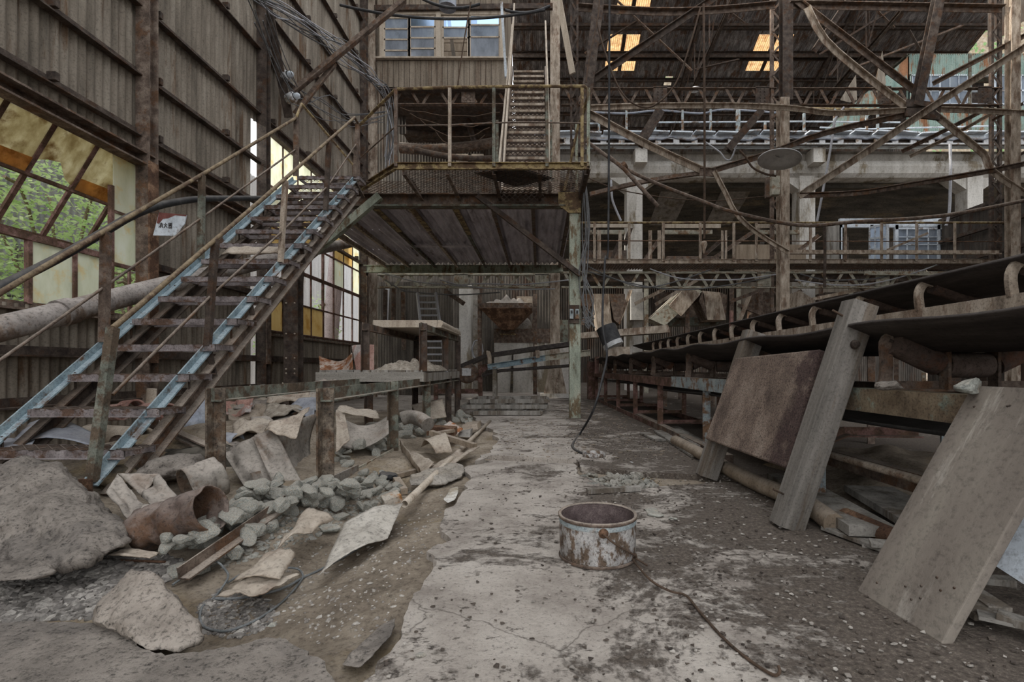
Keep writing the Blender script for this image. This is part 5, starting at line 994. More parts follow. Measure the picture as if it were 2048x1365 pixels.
def hull_mb(pts, seed, sub=4, rough=.02, fr=5):
    bm = bmesh.new()
    for p in pts: bm.verts.new(V(p))
    bmesh.ops.convex_hull(bm, input=bm.verts); bmesh.ops.triangulate(bm, faces=bm.faces)
    for k in range(sub): bmesh.ops.subdivide_edges(bm, edges=[e for e in bm.edges if e.calc_length() > .02], cuts=1, use_grid_fill=True); bmesh.ops.triangulate(bm, faces=bm.faces)
    for k in range(2): bmesh.ops.smooth_vert(bm, verts=bm.verts, factor=.5, use_axis_x=True, use_axis_y=True, use_axis_z=True)
    bm.normal_update(); mv = [v.co+v.normal*(rough*NZ.noise(v.co*fr+V((seed,0,0)))+rough*.5*NZ.noise(v.co*fr*3.1+V((0,seed,0)))+rough*.25*NZ.noise(v.co*fr*9)) for v in bm.verts]
    bm.verts.index_update(); mb = MB().add(mv, [[q.index for q in f.verts] for f in bm.faces], True); bm.free(); return mb
def hull(name, label, cat, pts, mat, seed, sub=4, rough=.02, back=None, fr=5, group=None):
    q = [P(*p) for p in pts]
    if back:
        c0 = sum(q, V((0,0,0)))/len(q); q += [c0+(p-c0)*.85+(c0-V((0,0,H)))*(back/c0.y) for p in q]
    return one(name, hull_mb(q, seed, sub, rough, fr), mat, label, cat, group)
hull('concrete_chunk','huge tilted grey concrete chunk under the stair foot at the left edge','concrete chunk',[(-40,1150,2.1),(95,1145,2.05),(180,1125,2.1),(262,1085,2.3),(240,1050,2.6),(196,1022,2.85),(150,965,2.85),(110,926,2.8),(72,930,2.75),(20,1000,2.5),(-60,1040,2.4)],ROCK_B,3,5,.045,.35,4)
hull('boulder','large pale brown boulder with a sharp ridge in the left foreground','boulder',[(262,1141,1.78),(300,1150,1.74),(352,1190,1.66),(398,1250,1.6),(402,1283,1.56),(360,1303,1.5),(300,1306,1.49),(262,1284,1.52),(252,1250,1.56),(186,1243,1.62),(205,1195,1.7)],ROCK_L,5,5,.02,.24,7)
hull('broken_slab_piece','broken wedge of concrete slab at the bottom left of the aisle floor','concrete piece',[(680,1333,1.42),(720,1340,1.40),(782,1275,1.55),(792,1236,1.68),(765,1246,1.67),(720,1290,1.53)],ROCK_B,7,4,.01,.05,9)
hull('broken_slab_piece','bluish crumbling slab fragment under the long pole','concrete piece',[(815,950,3.75),(860,938,3.95),(928,928,4.2),(930,955,3.9),(880,970,3.7),(820,972,3.6)],CONC_M,8,4,.03,.1,6)
hull('broken_slab_piece','small pale slab flake between the pole and the broken floor edge','concrete piece',[(885,1000,3.2),(905,975,3.5),(918,972,3.55),(912,1000,3.2),(895,1008,3.1)],CONC,9,3,.01,.08,8)
hull('broken_slab_piece','low flat stone at the far left under the concrete chunk','concrete piece',[(-30,1130,2.0),(80,1120,2.05),(110,1145,1.95),(60,1160,1.9),(-30,1165,1.9)],ROCK_B,12,4,.02,.1,6)
# rubble in the break and the hole in the floor
one('broken_board', MB().bar(G(1175,983,.02),G(1280,977,.02),.05,.03), WOODG, 'grey split board lying in the floor break', 'board')
rr = random.Random(40)
def pebbles(name, label, n, fn, r0, r1, mat, seed):
    rr = random.Random(seed); m = MB(); base = [rock_mb((0,0,0),(1,1,.6),s,1,5,.2) for s in range(5)]
    for i in range(n):
        p = fn(rr)
        if p is None: continue
        b = base[i%5]; r = rr.uniform(r0,r1)*(1 if rr.random() < .8 else 1.5); rot = Euler((rr.uniform(-.5,.5),rr.uniform(-.5,.5),rr.uniform(0,6.3))).to_matrix(); sx, sy = rr.uniform(.7,1.4), rr.uniform(.7,1.2)
        m.add([p+rot@V((q.x*r*sx,q.y*r*sy,q.z*r)) for q in b.v], b.f)
    return one(name, m, mat, label, 'gravel', kind='stuff')
def px_region(poly, seedz=0):
    def inside(x, y):
        c = False; n = len(poly)
        for i in range(n):
            (a, b), (d, e) = poly[i], poly[i-1]
            if (b > y) != (e > y) and x < (d-a)*(y-b)/(e-b)+a: c = not c
        return c
    x0, x1, y0, y1 = min(p[0] for p in poly), max(p[0] for p in poly), min(p[1] for p in poly), max(p[1] for p in poly)
    def fn(rr):
        for _ in range(50):
            x, y = rr.uniform(x0,x1), rr.uniform(y0,y1)
            if inside(x,y): return GT(x,y)
    return fn
pebbles('gravel_bed', 'bed of grey chippings between the concrete chunk and the boulder', 2600, px_region([(-40,1150),(110,1145),(230,1105),(330,1110),(400,1140),(330,1165),(210,1190),(180,1240),(-40,1250)]), .011, .024, GRAV, 1)
pebbles('gravel_bed', 'patch of small chippings inside the wire loops', 900, px_region([(395,1215),(440,1180),(540,1200),(560,1250),(470,1280),(400,1265)]), .007, .014, GRAV, 2)
pebbles('gravel_bed', 'small broken stones scattered over the dirt left of the slab edge', 700, px_region([(560,1120),(800,1040),(900,960),(880,1060),(830,1150),(760,1270),(640,1290),(560,1240)]), .004, .010, CHIP, 3)
pebbles('gravel_bed', 'crushed stone among the rocks under the table frame', 900, px_region([(420,1090),(560,1010),(690,960),(760,940),(830,985),(700,1040),(560,1110),(440,1140)]), .008, .02, ROCKC, 4)
def slabp(rr):
    while True:
        x, y = rr.uniform(-.45,1.5), 1.3+rr.random()**1.5*6
        if rr.random() < .25+.75*ss(.1,.6,x): return V((x,y,.014 if y > 4.45 else .002))
def litter(name, label, n, seed, r0, r1, mat, fn):
    rr = random.Random(seed); m = MB()
    for i in range(n):
        p = fn(rr); r = rr.uniform(r0,r1); k = rr.randint(3,5); a0 = rr.uniform(0,6.3); el = rr.uniform(.4,1)
        pol = [p+V((r*math.cos(a0+j*2*PI/k+rr.uniform(-.4,.4)), r*el*math.sin(a0+j*2*PI/k), rr.uniform(0,.003))) for j in range(k)]
        m.prism(pol, (0,0,rr.uniform(.002,.005)))
    one(name, m, mat, label, 'litter', kind='stuff')
litter('floor_litter','pale chips of plaster and stone littering the dirty aisle floor',800,6,.004,.011,CHIP,slabp)
litter('floor_litter','dark dirt crumbs and splinters littering the aisle floor',1500,7,.003,.011,CRUMB,slabp)
litter('floor_litter','brown flakes along the far aisle floor',500,8,.008,.03,WOODB,lambda rr: V((rr.uniform(-.5,1.5),rr.uniform(4.5,11),.014)))
def holep(rr): return GT(rr.uniform(1160,1290), rr.uniform(940,980))
pebbles('hole_rubble','bluish rubble in the broken strip across the aisle floor',140,lambda rr: V((rr.uniform(.3,.85),rr.uniform(3.62,4.05),-.02)),.015,.04,ROCKC,9)
hull('floor_stone','dark blue stone lying in the small hole right of the pot','rock',[(1288,1018,2.98),(1310,1016,3.0),(1330,1032,2.82),(1316,1034,2.8),(1296,1030,2.85)],ROCK,15,3,.01,.05,9)
# ---------- rock heap, each rock its own object
bases = []
for k in range(8):
    r = rock_mb((0,0,0), (1,.78+.05*(k%3),.62+.05*(k%4)), 20+k, 3, 8, .14).build('rock', ROCK); bases.append(r); r['_used'] = 0
placed = []
def scatter(n, poly, r0, r1, label, group, seed, lift=0.0):
    rr = random.Random(seed); fn = px_region(poly); tries = 0; k = 0
    while k < n and tries < n*25:
        tries += 1; p = fn(rr); r = rr.uniform(r0,r1)*p.y/1000; z = gz(p.x,p.y)-r*.25
        for q, s in placed:
            dd = math.hypot(q.x-p.x,q.y-p.y)
            if dd < (r+s)*.8:
                if dd < (r+s)*.42: z = None; break
                z = max(z, q.z+.35*s)
        if z is None or z > gz(p.x,p.y)+.2: continue
        b = bases[k%8]; o = b if not b['_used'] else dup(b); b['_used'] = 1
        o.location = (p.x,p.y,z); o.rotation_euler = (rr.uniform(-.5,.5),rr.uniform(-.5,.5),rr.uniform(0,6.3)); o.scale = (r*rr.uniform(.9,1.5),r*rr.uniform(.85,1.2),r*rr.uniform(.8,1.2))
        tag(o, label, 'rock', group); placed.append((V((p.x,p.y,z)),r)); k += 1
scatter(46,[(330,1140),(395,1085),(470,1045),(560,1035),(520,1085),(450,1125),(380,1165)],18,33,'large grey green rock in the heap between the rusty drum and the steel angle','rocks at the lower end of the heap',1)
scatter(60,[(440,1075),(500,1010),(560,985),(640,985),(700,990),(700,1040),(600,1045),(520,1075)],14,24,'grey green broken rock in the heap before the rusty table leg','rocks before the rusty table leg',2)
scatter(28,[(680,985),(740,945),(800,985),(790,1015),(700,1035)],9,17,'small grey rock in the dirt right of the rusty table leg','rocks right of the table leg',3)
scatter(34,[(672,920),(690,880),(780,860),(782,905),(740,915),(690,945)],9,17,'grey rock in the heap framed by the table legs','rocks framed by the table legs',4)
scatter(18,[(795,875),(800,845),(850,830),(880,860),(840,885)],10,18,'grey rock heaped beside the dull green table leg','rocks beside the green table leg',5)
scatter(10,[(865,850),(900,832),(950,838),(930,850)],7,11,'small rock at the far end of the scrap heap','rocks at the far end of the scrap heap',6)
for b in bases:
    del b['_used']
# a few singled out loose stones on the floor
for x, y, r, lab in ((655,1065,.055,'flat dark grey stone on the tan sheet left of the pale metal strip'),(1345,1040,.02,'small stone beside the hole in the floor'),(660,1012,.03,'single grey rock at the foot of the rusty table leg'),(545,1255,.018,'small pale stone inside the wire loop'),(841,1313,.012,'small pale stone on the slab near the bottom of the photo')):
    p = GT(x,y) if x < 900 and x != 841 else G(x,y); one('stone', rock_mb(p+V((0,0,r*.35)), (r*1.3,r,r*.5), int(x), 3, 7, .15), ROCK, lab, 'rock')
# ---------- pot with wire
c = G(1195,1112)
t = thing('metal_pot', 'round rusted enamel pot with peeling grey paint standing on the slab', 'pot', c); r0, h0 = .169, .193
MB().lathe(c, [(0,.004),(r0-.012,.004),(r0-.004,.012),(r0,.02),(r0+.002,h0*.5),(r0+.003,h0-.015),(r0+.006,h0-.008),(r0+.004,h0),(r0-.004,h0-.002)], 56).build('body', PEEL, t)
MB().lathe(c, [(r0-.003,h0-.003),(r0-.005,h0*.5),(r0-.006,.02),(0,.014)], 56).build('lining', POTIN, t); MB().lathe(c, [(r0+.0005,.002),(r0+.006,.008),(r0+.001,.016)], 56).build('base_rim', STEEL, t)
MB().lathe(c, [(r0-.004,h0-.012),(r0+.007,h0-.012),(r0+.009,h0-.002),(r0+.002,h0+.004),(r0-.006,h0-.002)], 56).build('rolled_rim', STEEL, t)
MB().lathe(c, [(r0+.0028,h0-.035),(r0+.0034,h0-.034),(r0+.0036,h0-.016),(r0+.003,h0-.015)], 56).build('blue_band', BLUGREY, t, label='faded blue band under the rim')
ax = V((.02,-1,.0)).normalized(); MB().lathe(c+V((.005,-r0-.001,h0-.036)), [(.02,-.004),(.021,.004),(.012,.008),(.010,.016),(0,.018)], 18, tuple(ax)).build('handle_lug', RUST, t)
w0 = c+V((.005,-r0-.016,h0-.036)); k0 = G(1266,1127)+V((0,0,.028))
one('twisted_wire', MB().tube(smooth_pts([w0]+[c+V(((r0+.02)*math.cos(a),(r0+.02)*math.sin(a),w0.z-c.z-(w0.z-k0.z)*f)) for a, f in ((-1.35,.25),(-1.1,.5),(-.85,.72),(-.65,.9))]+[k0,k0+V((.01,0,.012)),k0+V((.012,-.012,.0)),k0+V((-.004,-.006,-.006)),G(1300,1160,.02),G(1340,1183,.012),G(1372,1192,.01),G(1400,1225,.008),G(1450,1280,.006),G(1500,1322,.006),G(1545,1350,.008),G(1559,1346,.02),G(1557,1333,.03)],5), .0045, 8), WIRE, 'rusty wire tied to the pot lug and trailing across the floor to the lower right', 'wire')
one('wire_end', MB().tube([k0,G(1295,1132,.012)], .004, 6), WIRE, 'short wire end sticking out beside the pot', 'wire')
# ---------- picking table with upper frame
t = thing('picking_table', 'long rusty steel picking table on angle legs beside the aisle', 'table', (-1.8, 6, 0)); XL2, XR2 = -2.16, -1.43
LEGM = M('speckled_rusted_leg', [(.05,.04,.03),(.15,.118,.09),(.34,.28,.21)], 12, rust=(.13,.085,.055), ramt=.42, fine=.9, fscale=60, dust=DUST)
for x in (XL2,XR2): MB().bar((x,3.33,.665),(x,8.7,.665),.075,.09,'L',t=.01).build('long_beam', GRN_D, t)
for x, y, z0, mt in ((XL2,3.33,.02,LEGM),(XR2,3.33,-.02,LEGM),(XL2,5.0,.0,STEEL_D),(XR2,4.86,.0,GRN_D),(XR2,6.3,-.02,GRN_D),(XL2,6.3,0,STEEL_D),(XR2,8.65,0,STEEL_D),(XL2,8.65,0,STEEL_D),(-1.43,7.8,0,STEEL_D)):
    MB().bar((x,y,z0),(x,y,.71),.085,.085,'L',up=(0,-1,0),t=.011).build('leg', mt, t)
MB().bar((XR2,3.36,.02),(XR2+.02,5.2,.02),.06,.07,'L').build('bottom_rail', DUSTG, t)
MB().bar((XR2,3.4,.06),(XR2+.01,3.9,.05),.012,.08).build('edge_strip', DUSTY, t)
WOODH = M('horizontal_grained_timber', [(.15,.14,.12),(.3,.275,.24),(.44,.405,.35)], 7, streak=(.1,1,1), fine=.45); MB().box2((-2.72,6.06,.675),(-1.41,6.14,.79)).build('front_plank', WOODH, t); MB().box2((-1.45,6.1,.67),(-1.40,8.7,.78)).build('side_plank', WOODG, t)
for k in range(6): MB().box2((-2.7+k*.212,6.12,.79),(-2.7+k*.212+.2,8.7,.815)).build('deck_board', WOODG, t)
for x, y in ((-2.14,6.12),(-1.43,6.12),(-2.14,8.65),(-1.42,8.65),(-1.43,7.55)): MB().bar((x,y,.8),(x,y,1.39),.085,.07,'L',up=(0,-1,0),t=.011).build('upper_post', STEEL_D, t)
for x in (-2.14,-1.43): MB().bar((x,6.1,1.35),(x,8.7,1.35),.06,.1,'L',t=.01).build('upper_rail', GRN_D if x > -2 else STEEL, t)
MB().bar((-2.14,8.65,1.36),(-1.42,8.65,1.36),.06,.08,'L').build('end_rail', STEEL, t)
t2 = thing('wooden_tray', 'pale wooden tray resting on top of the picking table frame', 'tray', (-1.85, 7.6, 1.4))
MB().box2((-2.3,6.9,1.4),(-1.36,8.6,1.425)).build('bottom', WOODL, t2); MB().box2((-2.3,6.88,1.4),(-1.42,6.91,1.5)).build('front_side', WOODL, t2); MB().prism([V((-2.3,8.6,1.4)),V((-1.4,8.6,1.4)),V((-1.4,8.6,1.52)),V((-2.15,8.6,1.63)),V((-2.3,8.6,1.5))],(0,.03,0)).build('back_side', WOODG, t2); MB().tube([(-1.4,6.95,1.46),(-1.4,8.5,1.44)], .05, 10).build('rolled_end', WOODL, t2)
one('fibre_heap', MB().grid(lambda u,v: V((-2.12+u*.72,6.2+v*1.5,.80+.17*math.sin(PI*u)**.5*math.sin(PI*v)**.5*(.65+.6*NZ.noise(V((u*6,v*9,1))))+.02*NZ.noise(V((u*40,v*40,2))))), 60, 60), STRAW, 'heap of grey matted fibre on the picking table', 'heap', kind='stuff')
def sheet(label, q, mat, name='scrap_sheet', cat='sheet', bulge=0.0, ax='u', nz=.01, th=.004, group=None, n=16, seed=1, fr=3):
    a, b, c, d = [P(*p) if len(p) == 3 else GT(*p) for p in q]; nn = (b-a).cross(d-a).normalized()
    def fn(u, v):
        p = (a*(1-u)+b*u)*(1-v)+(d*(1-u)+c*u)*v; k = math.sin(PI*(u if ax == 'u' else v))
        return p+nn*(bulge*k+nz*NZ.noise(V((u*fr,v*fr,seed)))+nz*.45*abs(NZ.noise(V((u*fr*2.6,v*fr*2.6,seed+5)))))
    return one(name, MB().grid(fn, n, n), mat, label, cat, group, solid=th)
sheet('white and rust curved shell on the far left of the picking table', [(640,742,6.7),(706,738,6.5),(704,706,6.9),(638,712,7.1)], M('rust_white_enamel',[(.3,.14,.07),(.5,.4,.33),(.62,.58,.54)],9,rust=(.3,.12,.05),ramt=.5), bulge=-.12)
sheet('salmon red sheet standing on the picking table', [(712,742,6.6),(748,742,6.5),(748,690,6.6),(703,692,6.8)], PINK, bulge=.02)
# ---------- scrap round the table
sheet('left flank of a big torn bent metal sheet before the table frame', [(446,905,3.55),(522,866,3.7),(565,985,3.42),(512,1012,3.3)], DUSTY, nz=.05, seed=3)
sheet('creased front panel of the big bent sheet, with a square hole', [(505,874,3.62),(546,852,3.72),(604,965,3.45),(560,1003,3.32)], DUSTY, nz=.03, seed=4)
sheet('vaulted sheet metal hood between the two table legs', [(540,853,3.72),(636,828,4.4),(648,955,4.1),(590,985,3.4)], DUSTY, bulge=.14, ax='v', nz=.03, seed=5)
sheet('folded over triangular flap on top of the bent sheet', [(528,862,3.62),(556,846,3.75),(620,815,3.95),(592,877,3.5)], DUSTB, nz=.03, bulge=-.03, seed=6)
one('square_lug', MB().bar(P(510,945,3.36),P(516,965,3.35),.07,.02), DUSTY, 'small square lug riveted on the torn bent sheet', 'lug')
sheet('left wall of the crumpled square duct beside the stair foot', [(212,985,2.72),(235,948,2.9),(287,1008,2.74),(262,1048,2.6)], DUSTY, 'crumpled_duct', 'duct', nz=.02, seed=7)
sheet('back wall of the crumpled square duct', [(235,948,2.92),(318,948,2.95),(284,993,2.85),(276,986,2.85)], DUSTY, 'crumpled_duct', 'duct', nz=.01, seed=8)
sheet('right wall of the crumpled square duct', [(283,994,2.84),(318,948,2.95),(362,1004,2.85),(302,1010,2.72)], DUSTY, 'crumpled_duct', 'duct', nz=.02, seed=9)
sheet('floor flap of the crumpled square duct', [(287,1009,2.72),(358,1006,2.8),(330,1045,2.55),(264,1047,2.58)], DUSTY, 'crumpled_duct', 'duct', nz=.01, seed=10)
one('rusty_drum', MB().pipe(P(286,1062,2.46), P(424,1016,2.42), .112, .006, 40, .35, 2, 18), M('brown_rusted_drum',[(.06,.045,.038),(.14,.1,.082),(.25,.2,.17)],6,rust=(.14,.08,.05),ramt=.45,fine=.6,dust=(.3,.25,.22)), 'dented rusty steel drum pipe lying open to the right in the left rubble', 'drum')
one('grey_bucket', MB().pipe(P(372,978,3.05), P(440,952,3.2), .13, .006, 36, .3, 4), DUSTY, 'grey open cylinder behind the rusty drum', 'cylinder')
one('small_can', MB().pipe(P(432,1045,2.72), P(472,1030,2.85), .062, .005, 28, .2, 6), DUSTY, 'small dusty open can right of the rusty drum', 'can')
one('grey_pipe', MB().pipe(P(376,873,4.2), P(476,884,4.05), .066, .008, 28), BLUSH, 'short grey pipe lying behind the left table leg', 'pipe')
one('tan_cylinder', MB().pipe(P(180,872,4.3), P(288,880,4.05), .1, .02, 32), WOODL, 'tan cylinder lying under the second stair tread', 'cylinder'); one('round_hole_cap', MB().lathe(P(241,886,3.98), [(.025,0),(.05,0),(.065,.01),(.065,.03)], 24, (.1,-1,0)), STEEL, 'rusty flanged ring before the tan cylinder', 'ring')
sheet('blue grey car panel like sheet lying under the stairs', [(15,893,3.5),(197,898,3.5),(188,868,3.75),(60,846,4.0)], BLUSH, bulge=.07, nz=.015, seed=12)
sheet('thin grey tin lying at the far left under the stairs', [(-30,905,3.2),(60,900,3.3),(70,880,3.5),(-30,880,3.5)], BLUSH, nz=.02, seed=13)
sheet('blue grey tin curl below the right stringer', [(285,890,3.8),(318,840,4.0),(332,850,4.0),(300,905,3.7)], DUSTY, bulge=.03, nz=.02, seed=14)
one('plastic_sack', rock_mb(P(400,838,4.6), (.13,.16,.17), 4, 4, 2, .3), BLUEP, 'crumpled blue white plastic sack left of the table leg', 'sack')
one('plastic_sack', rock_mb(P(400,866,4.3), (.12,.12,.06), 6, 4, 2, .4), BLUEP, 'torn blue white plastic lying below the sack', 'plastic')
for k, (x, y) in enumerate(((235,826),(262,818),(300,824),(328,826))): one('clay_roll', MB().pipe(P(x-11,y,4.5), P(x+11,y-2,4.4), .075, .014, 26), PINK, 'reddish clay pipe section behind the second stair tread, %s from the left' % ['first','second','third','fourth'][k], 'clay pipe', 'clay pipes behind the stairs')
sheet('upright curled pale tile behind the stair stringer', [(298,815,4.6),(312,812,4.5),(314,778,4.6),(300,782,4.7)], WOODL, bulge=.05, nz=0, seed=15)
rr = random.Random(52); 
for k, (x, y, Y, w_, h_, mt) in enumerate(((470,850,4.6,90,28,DUSTB),(505,830,4.8,80,24,WOODB),(540,842,4.3,90,22,DUSTY),(520,808,5.1,90,20,DUSTY),(585,800,5.1,80,26,DUSTB),(600,820,4.8,60,30,BLUSH),(560,822,4.6,70,22,STRAW),(480,812,5.0,60,22,PINK),(455,868,4.2,70,26,CONC_M),(500,862,4.0,80,18,DUSTB),(570,858,4.2,80,20,DUSTY),(615,795,5.4,60,24,WOODB),(540,790,5.5,90,20,DUSTY),(590,783,5.8,80,22,DUSTB),(640,790,5.2,50,40,DUSTY),(430,880,4.0,60,22,DUSTB),(380,860,4.4,60,20,DUSTB),(350,885,3.9,70,26,DUSTY),(330,905,3.6,80,30,CONC_M))):
    j = lambda s: rr.uniform(-s,s)
    sheet('crumpled dusty scrap sheet in the pile behind the near table frame', [(x-w_/2+j(12),y+h_/2+j(8),Y),(x+w_/2+j(12),y+h_/2+j(8),Y-j(.15)),(x+w_/2+j(14),y-h_/2+j(10),Y+.35),(x-w_/2+j(14),y-h_/2+j(10),Y+.4)], mt, bulge=j(.06), nz=.06, seed=20+k, th=.008, group='scrap sheets behind the near table frame', n=12)
sheet('brown sheet bowed into a hoop at the back of the scrap pile', [(488,790,5.8),(575,775,5.6),(565,765,6.4),(500,770,6.6)], DUSTB, bulge=-.22, nz=.01, seed=41)
# rubble right of the table legs
sheet('dark curved hood plate framed by the table legs', [(672,892,4.3),(778,868,4.6),(776,832,4.9),(690,840,4.7)], DUSTY, bulge=-.09, nz=.01, seed=42)
sheet('pale tilted board left of the dark hood plate', [(672,905,4.1),(700,880,4.2),(690,830,4.7),(672,820,4.6)], DUSTB, nz=.01, seed=43)
sheet('light tin piece behind the table legs', [(672,825,4.9),(760,838,5.0),(752,822,5.3),(678,812,5.2)], DUSTB, nz=.02, seed=44)
sheet('square dusty plate leaning behind the green table leg', [(840,842,6.6),(893,835,6.9),(885,798,7.3),(822,810,6.9)], DUSTB, nz=.01, seed=45)
one('elbow_pipe', MB().tube(smooth_pts([P(804,838,5.4),P(822,834,5.4),P(842,840,5.3),P(856,850,5.2)]), .075, 16, scales=[1]*9+[.9,.75,.6,.45] if 0 else None), DUSTY, 'short grey elbow pipe lying beside the green table leg', 'pipe')
sheet('white rusted plate tilted on the scrap heap', [(878,858,6.0),(912,872,5.7),(926,858,6.0),(900,842,6.5)], M('rust_edged_white_plate',[(.5,.42,.35),(.66,.62,.57)],6,rust=(.42,.16,.06),ramt=.45), nz=.005, seed=46)
one('rusty_tray', MB().prism([P(853,872,5.6),P(908,873,5.5),P(908,858,5.5),P(853,854,5.6)],(0,.22,.0)), RUST, 'orange brown rusty box on the scrap heap', 'box')
one('wood_block', MB().prism([P(926,862,6.3),P(956,859,6.3),P(954,848,6.4),P(924,852,6.4)],(0,.4,.0)), WOODB, 'wooden block at the right end of the scrap heap', 'block'); one('wood_block', MB().prism([P(916,874,5.9),P(940,875,5.9),P(941,861,6.0),P(917,866,6.0)],(0,.2,.0)), WOODG, 'grey square block before the scrap heap', 'block')
sheet('curled brown leather like sheet nearest the green table leg', [(800,880,4.9),(842,942,3.9),(868,925,4.1),(832,905,4.7)], DUSTB, bulge=-.08, nz=.02, seed=47, ax='v')
sheet('tan curved shell right of the curled brown sheet', [(842,895,4.9),(872,908,4.6),(905,905,4.6),(888,872,5.2)], DUSTB, bulge=.1, nz=.01, seed=48)
sheet('flattened brown belt strip lying toward the pole', [(850,945,4.0),(905,930,4.2),(960,895,5.0),(900,910,4.7)], DUSTB, nz=.03, seed=49)
one('plank', MB().bar(P(862,866,5.2),P(950,893,4.9),.06,.05), WOODB, 'brown plank slanting on the right of the scrap heap', 'plank')
one('plank', MB().bar(P(905,862,5.5),P(868,868,5.2),.07,.03), WOODB, 'short plank end on the tan shell', 'plank')
one('plank', MB().bar(GT(792,960)+V((0,0,.03)),GT(868,940)+V((0,0,.03)),.05,.035), WOODB, 'plank lying between the black lump and the pole', 'plank')
one('wood_block', MB().bar(GT(793,968)+V((0,0,.03)),GT(808,992)+V((0,0,.03)),.055,.045), WOODB, 'small wooden block left of the pole end', 'block', bev=.004)
one('tar_lump', rock_mb(GT(776,960)+V((0,0,.03)), (.075,.07,.045), 8, 3, 6, .2), BLACK, 'black tar lump in the dirt beside the table rail', 'lump')
p = GT(780,1020); one('rusty_tin', MB().box(p+V((0,.05,.045)), (.12,.11,.09), (.1,-.25,.5)), M('rust_edged_tin',[(.46,.4,.33),(.6,.55,.48)],7,rust=(.4,.2,.08),ramt=.42), 'pale square tin with rusty edges left of the pole end', 'tin', bev=.006)
pe = P(809,1009,3.05)+V((0,0,.0)); one('long_pole', MB().pipe(pe, P(980,843,7.7), .024, .005, 18, 0, 0, 3), WOODL, 'long tan pole lying diagonally along the broken floor edge', 'pole')
one('steel_angle', MB().bar(GT(366,1184)+V((0,0,.075)),GT(592,1032)+V((0,0,.12)),.055,.055,'L',t=.008), STEEL, 'long brown steel angle lying below the rock heap', 'angle bar')
sheet('pale dusty metal strip running from the pole end down left', [(612,1128,2.26),(640,1150,2.16),(775,1078,2.52),(806,1008,3.0),(690,1046,2.72)][1:], M('pale_galvanised_strip',[(.33,.3,.26),(.52,.48,.42),(.62,.58,.52)],4,rust=(.3,.25,.2),ramt=.36), bulge=.03, nz=.02, seed=61)
sheet('tan bent sheet with a folded edge, right of the steel angle', [(555,1100,2.35),(615,1068,2.5),(668,1040,2.7),(610,1022,2.78)], DUSTB, bulge=.03, nz=.02, seed=62)
sheet('rounded tan sheet with a folded edge, lower one', [(466,1165,2.02),(560,1160,2.02),(592,1110,2.25),(540,1104,2.28)], DUSTB, bulge=.02, nz=.02, seed=63)
sheet('thin brown flap lying right of the boulder', [(430,1195,1.92),(520,1190,1.93),(600,1150,2.1),(490,1160,2.05)], DUSTB, nz=.02, seed=64)
sheet('flat brown flake lying above the gravel', [(215,1110,2.28),(300,1118,2.22),(320,1108,2.28),(250,1095,2.36)], DUSTB, nz=.01, seed=65)
one('thin_stick', MB().tube([GT(240,1128)+V((0,0,.015)),GT(330,1133)+V((0,0,.02))], .006, 6), RUST, 'thin rusty rod lying on the gravel', 'rod')
def gp(x, y, dz=.012): return GT(x,y)+V((0,0,dz))
one('wire_loop', MB().tube(smooth_pts([gp(345,1176),gp(395,1150,.03),gp(430,1145,.05),gp(452,1160,.04),gp(455,1172,.03),gp(430,1200),gp(405,1220),gp(400,1245),gp(410,1262),gp(445,1270),gp(480,1262),gp(525,1240),gp(570,1205),gp(600,1170),gp(605,1158,.02),gp(590,1150,.03),gp(540,1150,.03),gp(490,1155,.02),gp(455,1172)],5), .005, 7), WIRE_G, 'dull steel wire in two loops lying right of the boulder', 'wire')
one('wire_strand', MB().tube(smooth_pts([gp(430,1204),gp(480,1203),gp(560,1185),gp(605,1162),gp(660,1135),gp(745,1085)],4), .006, 7), WIRE_G, 'wire strand running up along the pale metal strip', 'wire')
one('wire_strand', MB().tube(smooth_pts([gp(90,890),gp(105,872,.12),gp(130,872,.14),gp(138,888,.06),gp(180,885,.05)],4), .006, 6), WIRE, 'curled wire on the blue grey sheet under the stairs', 'wire')
# ---------- big pipe and hose along the left wall
t = thing('large_pipe', 'large dusty grey pipe climbing along the left wall behind the stairs', 'pipe', (-4.4, 6, 1.2)); PIPM = M('dusty_grey_pipe',[(.16,.14,.125),(.31,.275,.25),(.43,.39,.36)],4,rust=(.22,.16,.12),ramt=.4,dust=(.46,.41,.37),damt=.5)
XP = -4.35; pp = [W(-60,672,XP),W(120,628,XP),W(330,572,XP),W(500,530,XP),W(610,504,XP),W(712,484,XP)]
MB().tube(smooth_pts(pp), .105, 24).build('pipe_body', PIPM, t); a = W(118,628,XP); b = W(142,622,XP); MB().tube([a,b], .122, 24).build('pipe_joint', PIPM, t)
one('black_hose', MB().tube(smooth_pts([W(-30,592,-3.62)+V((.02,0,.02)),W(110,520,-3.62),W(215,460,-3.62),W(260,434,-3.62),W(310,414,-3.66),W(360,403,-3.7),W(405,398,-3.74),W(470,397,-3.9),W(560,396,-4.4)]), .034, 14), BLACK, 'thick black hose lying along the far stair handrail', 'hose')
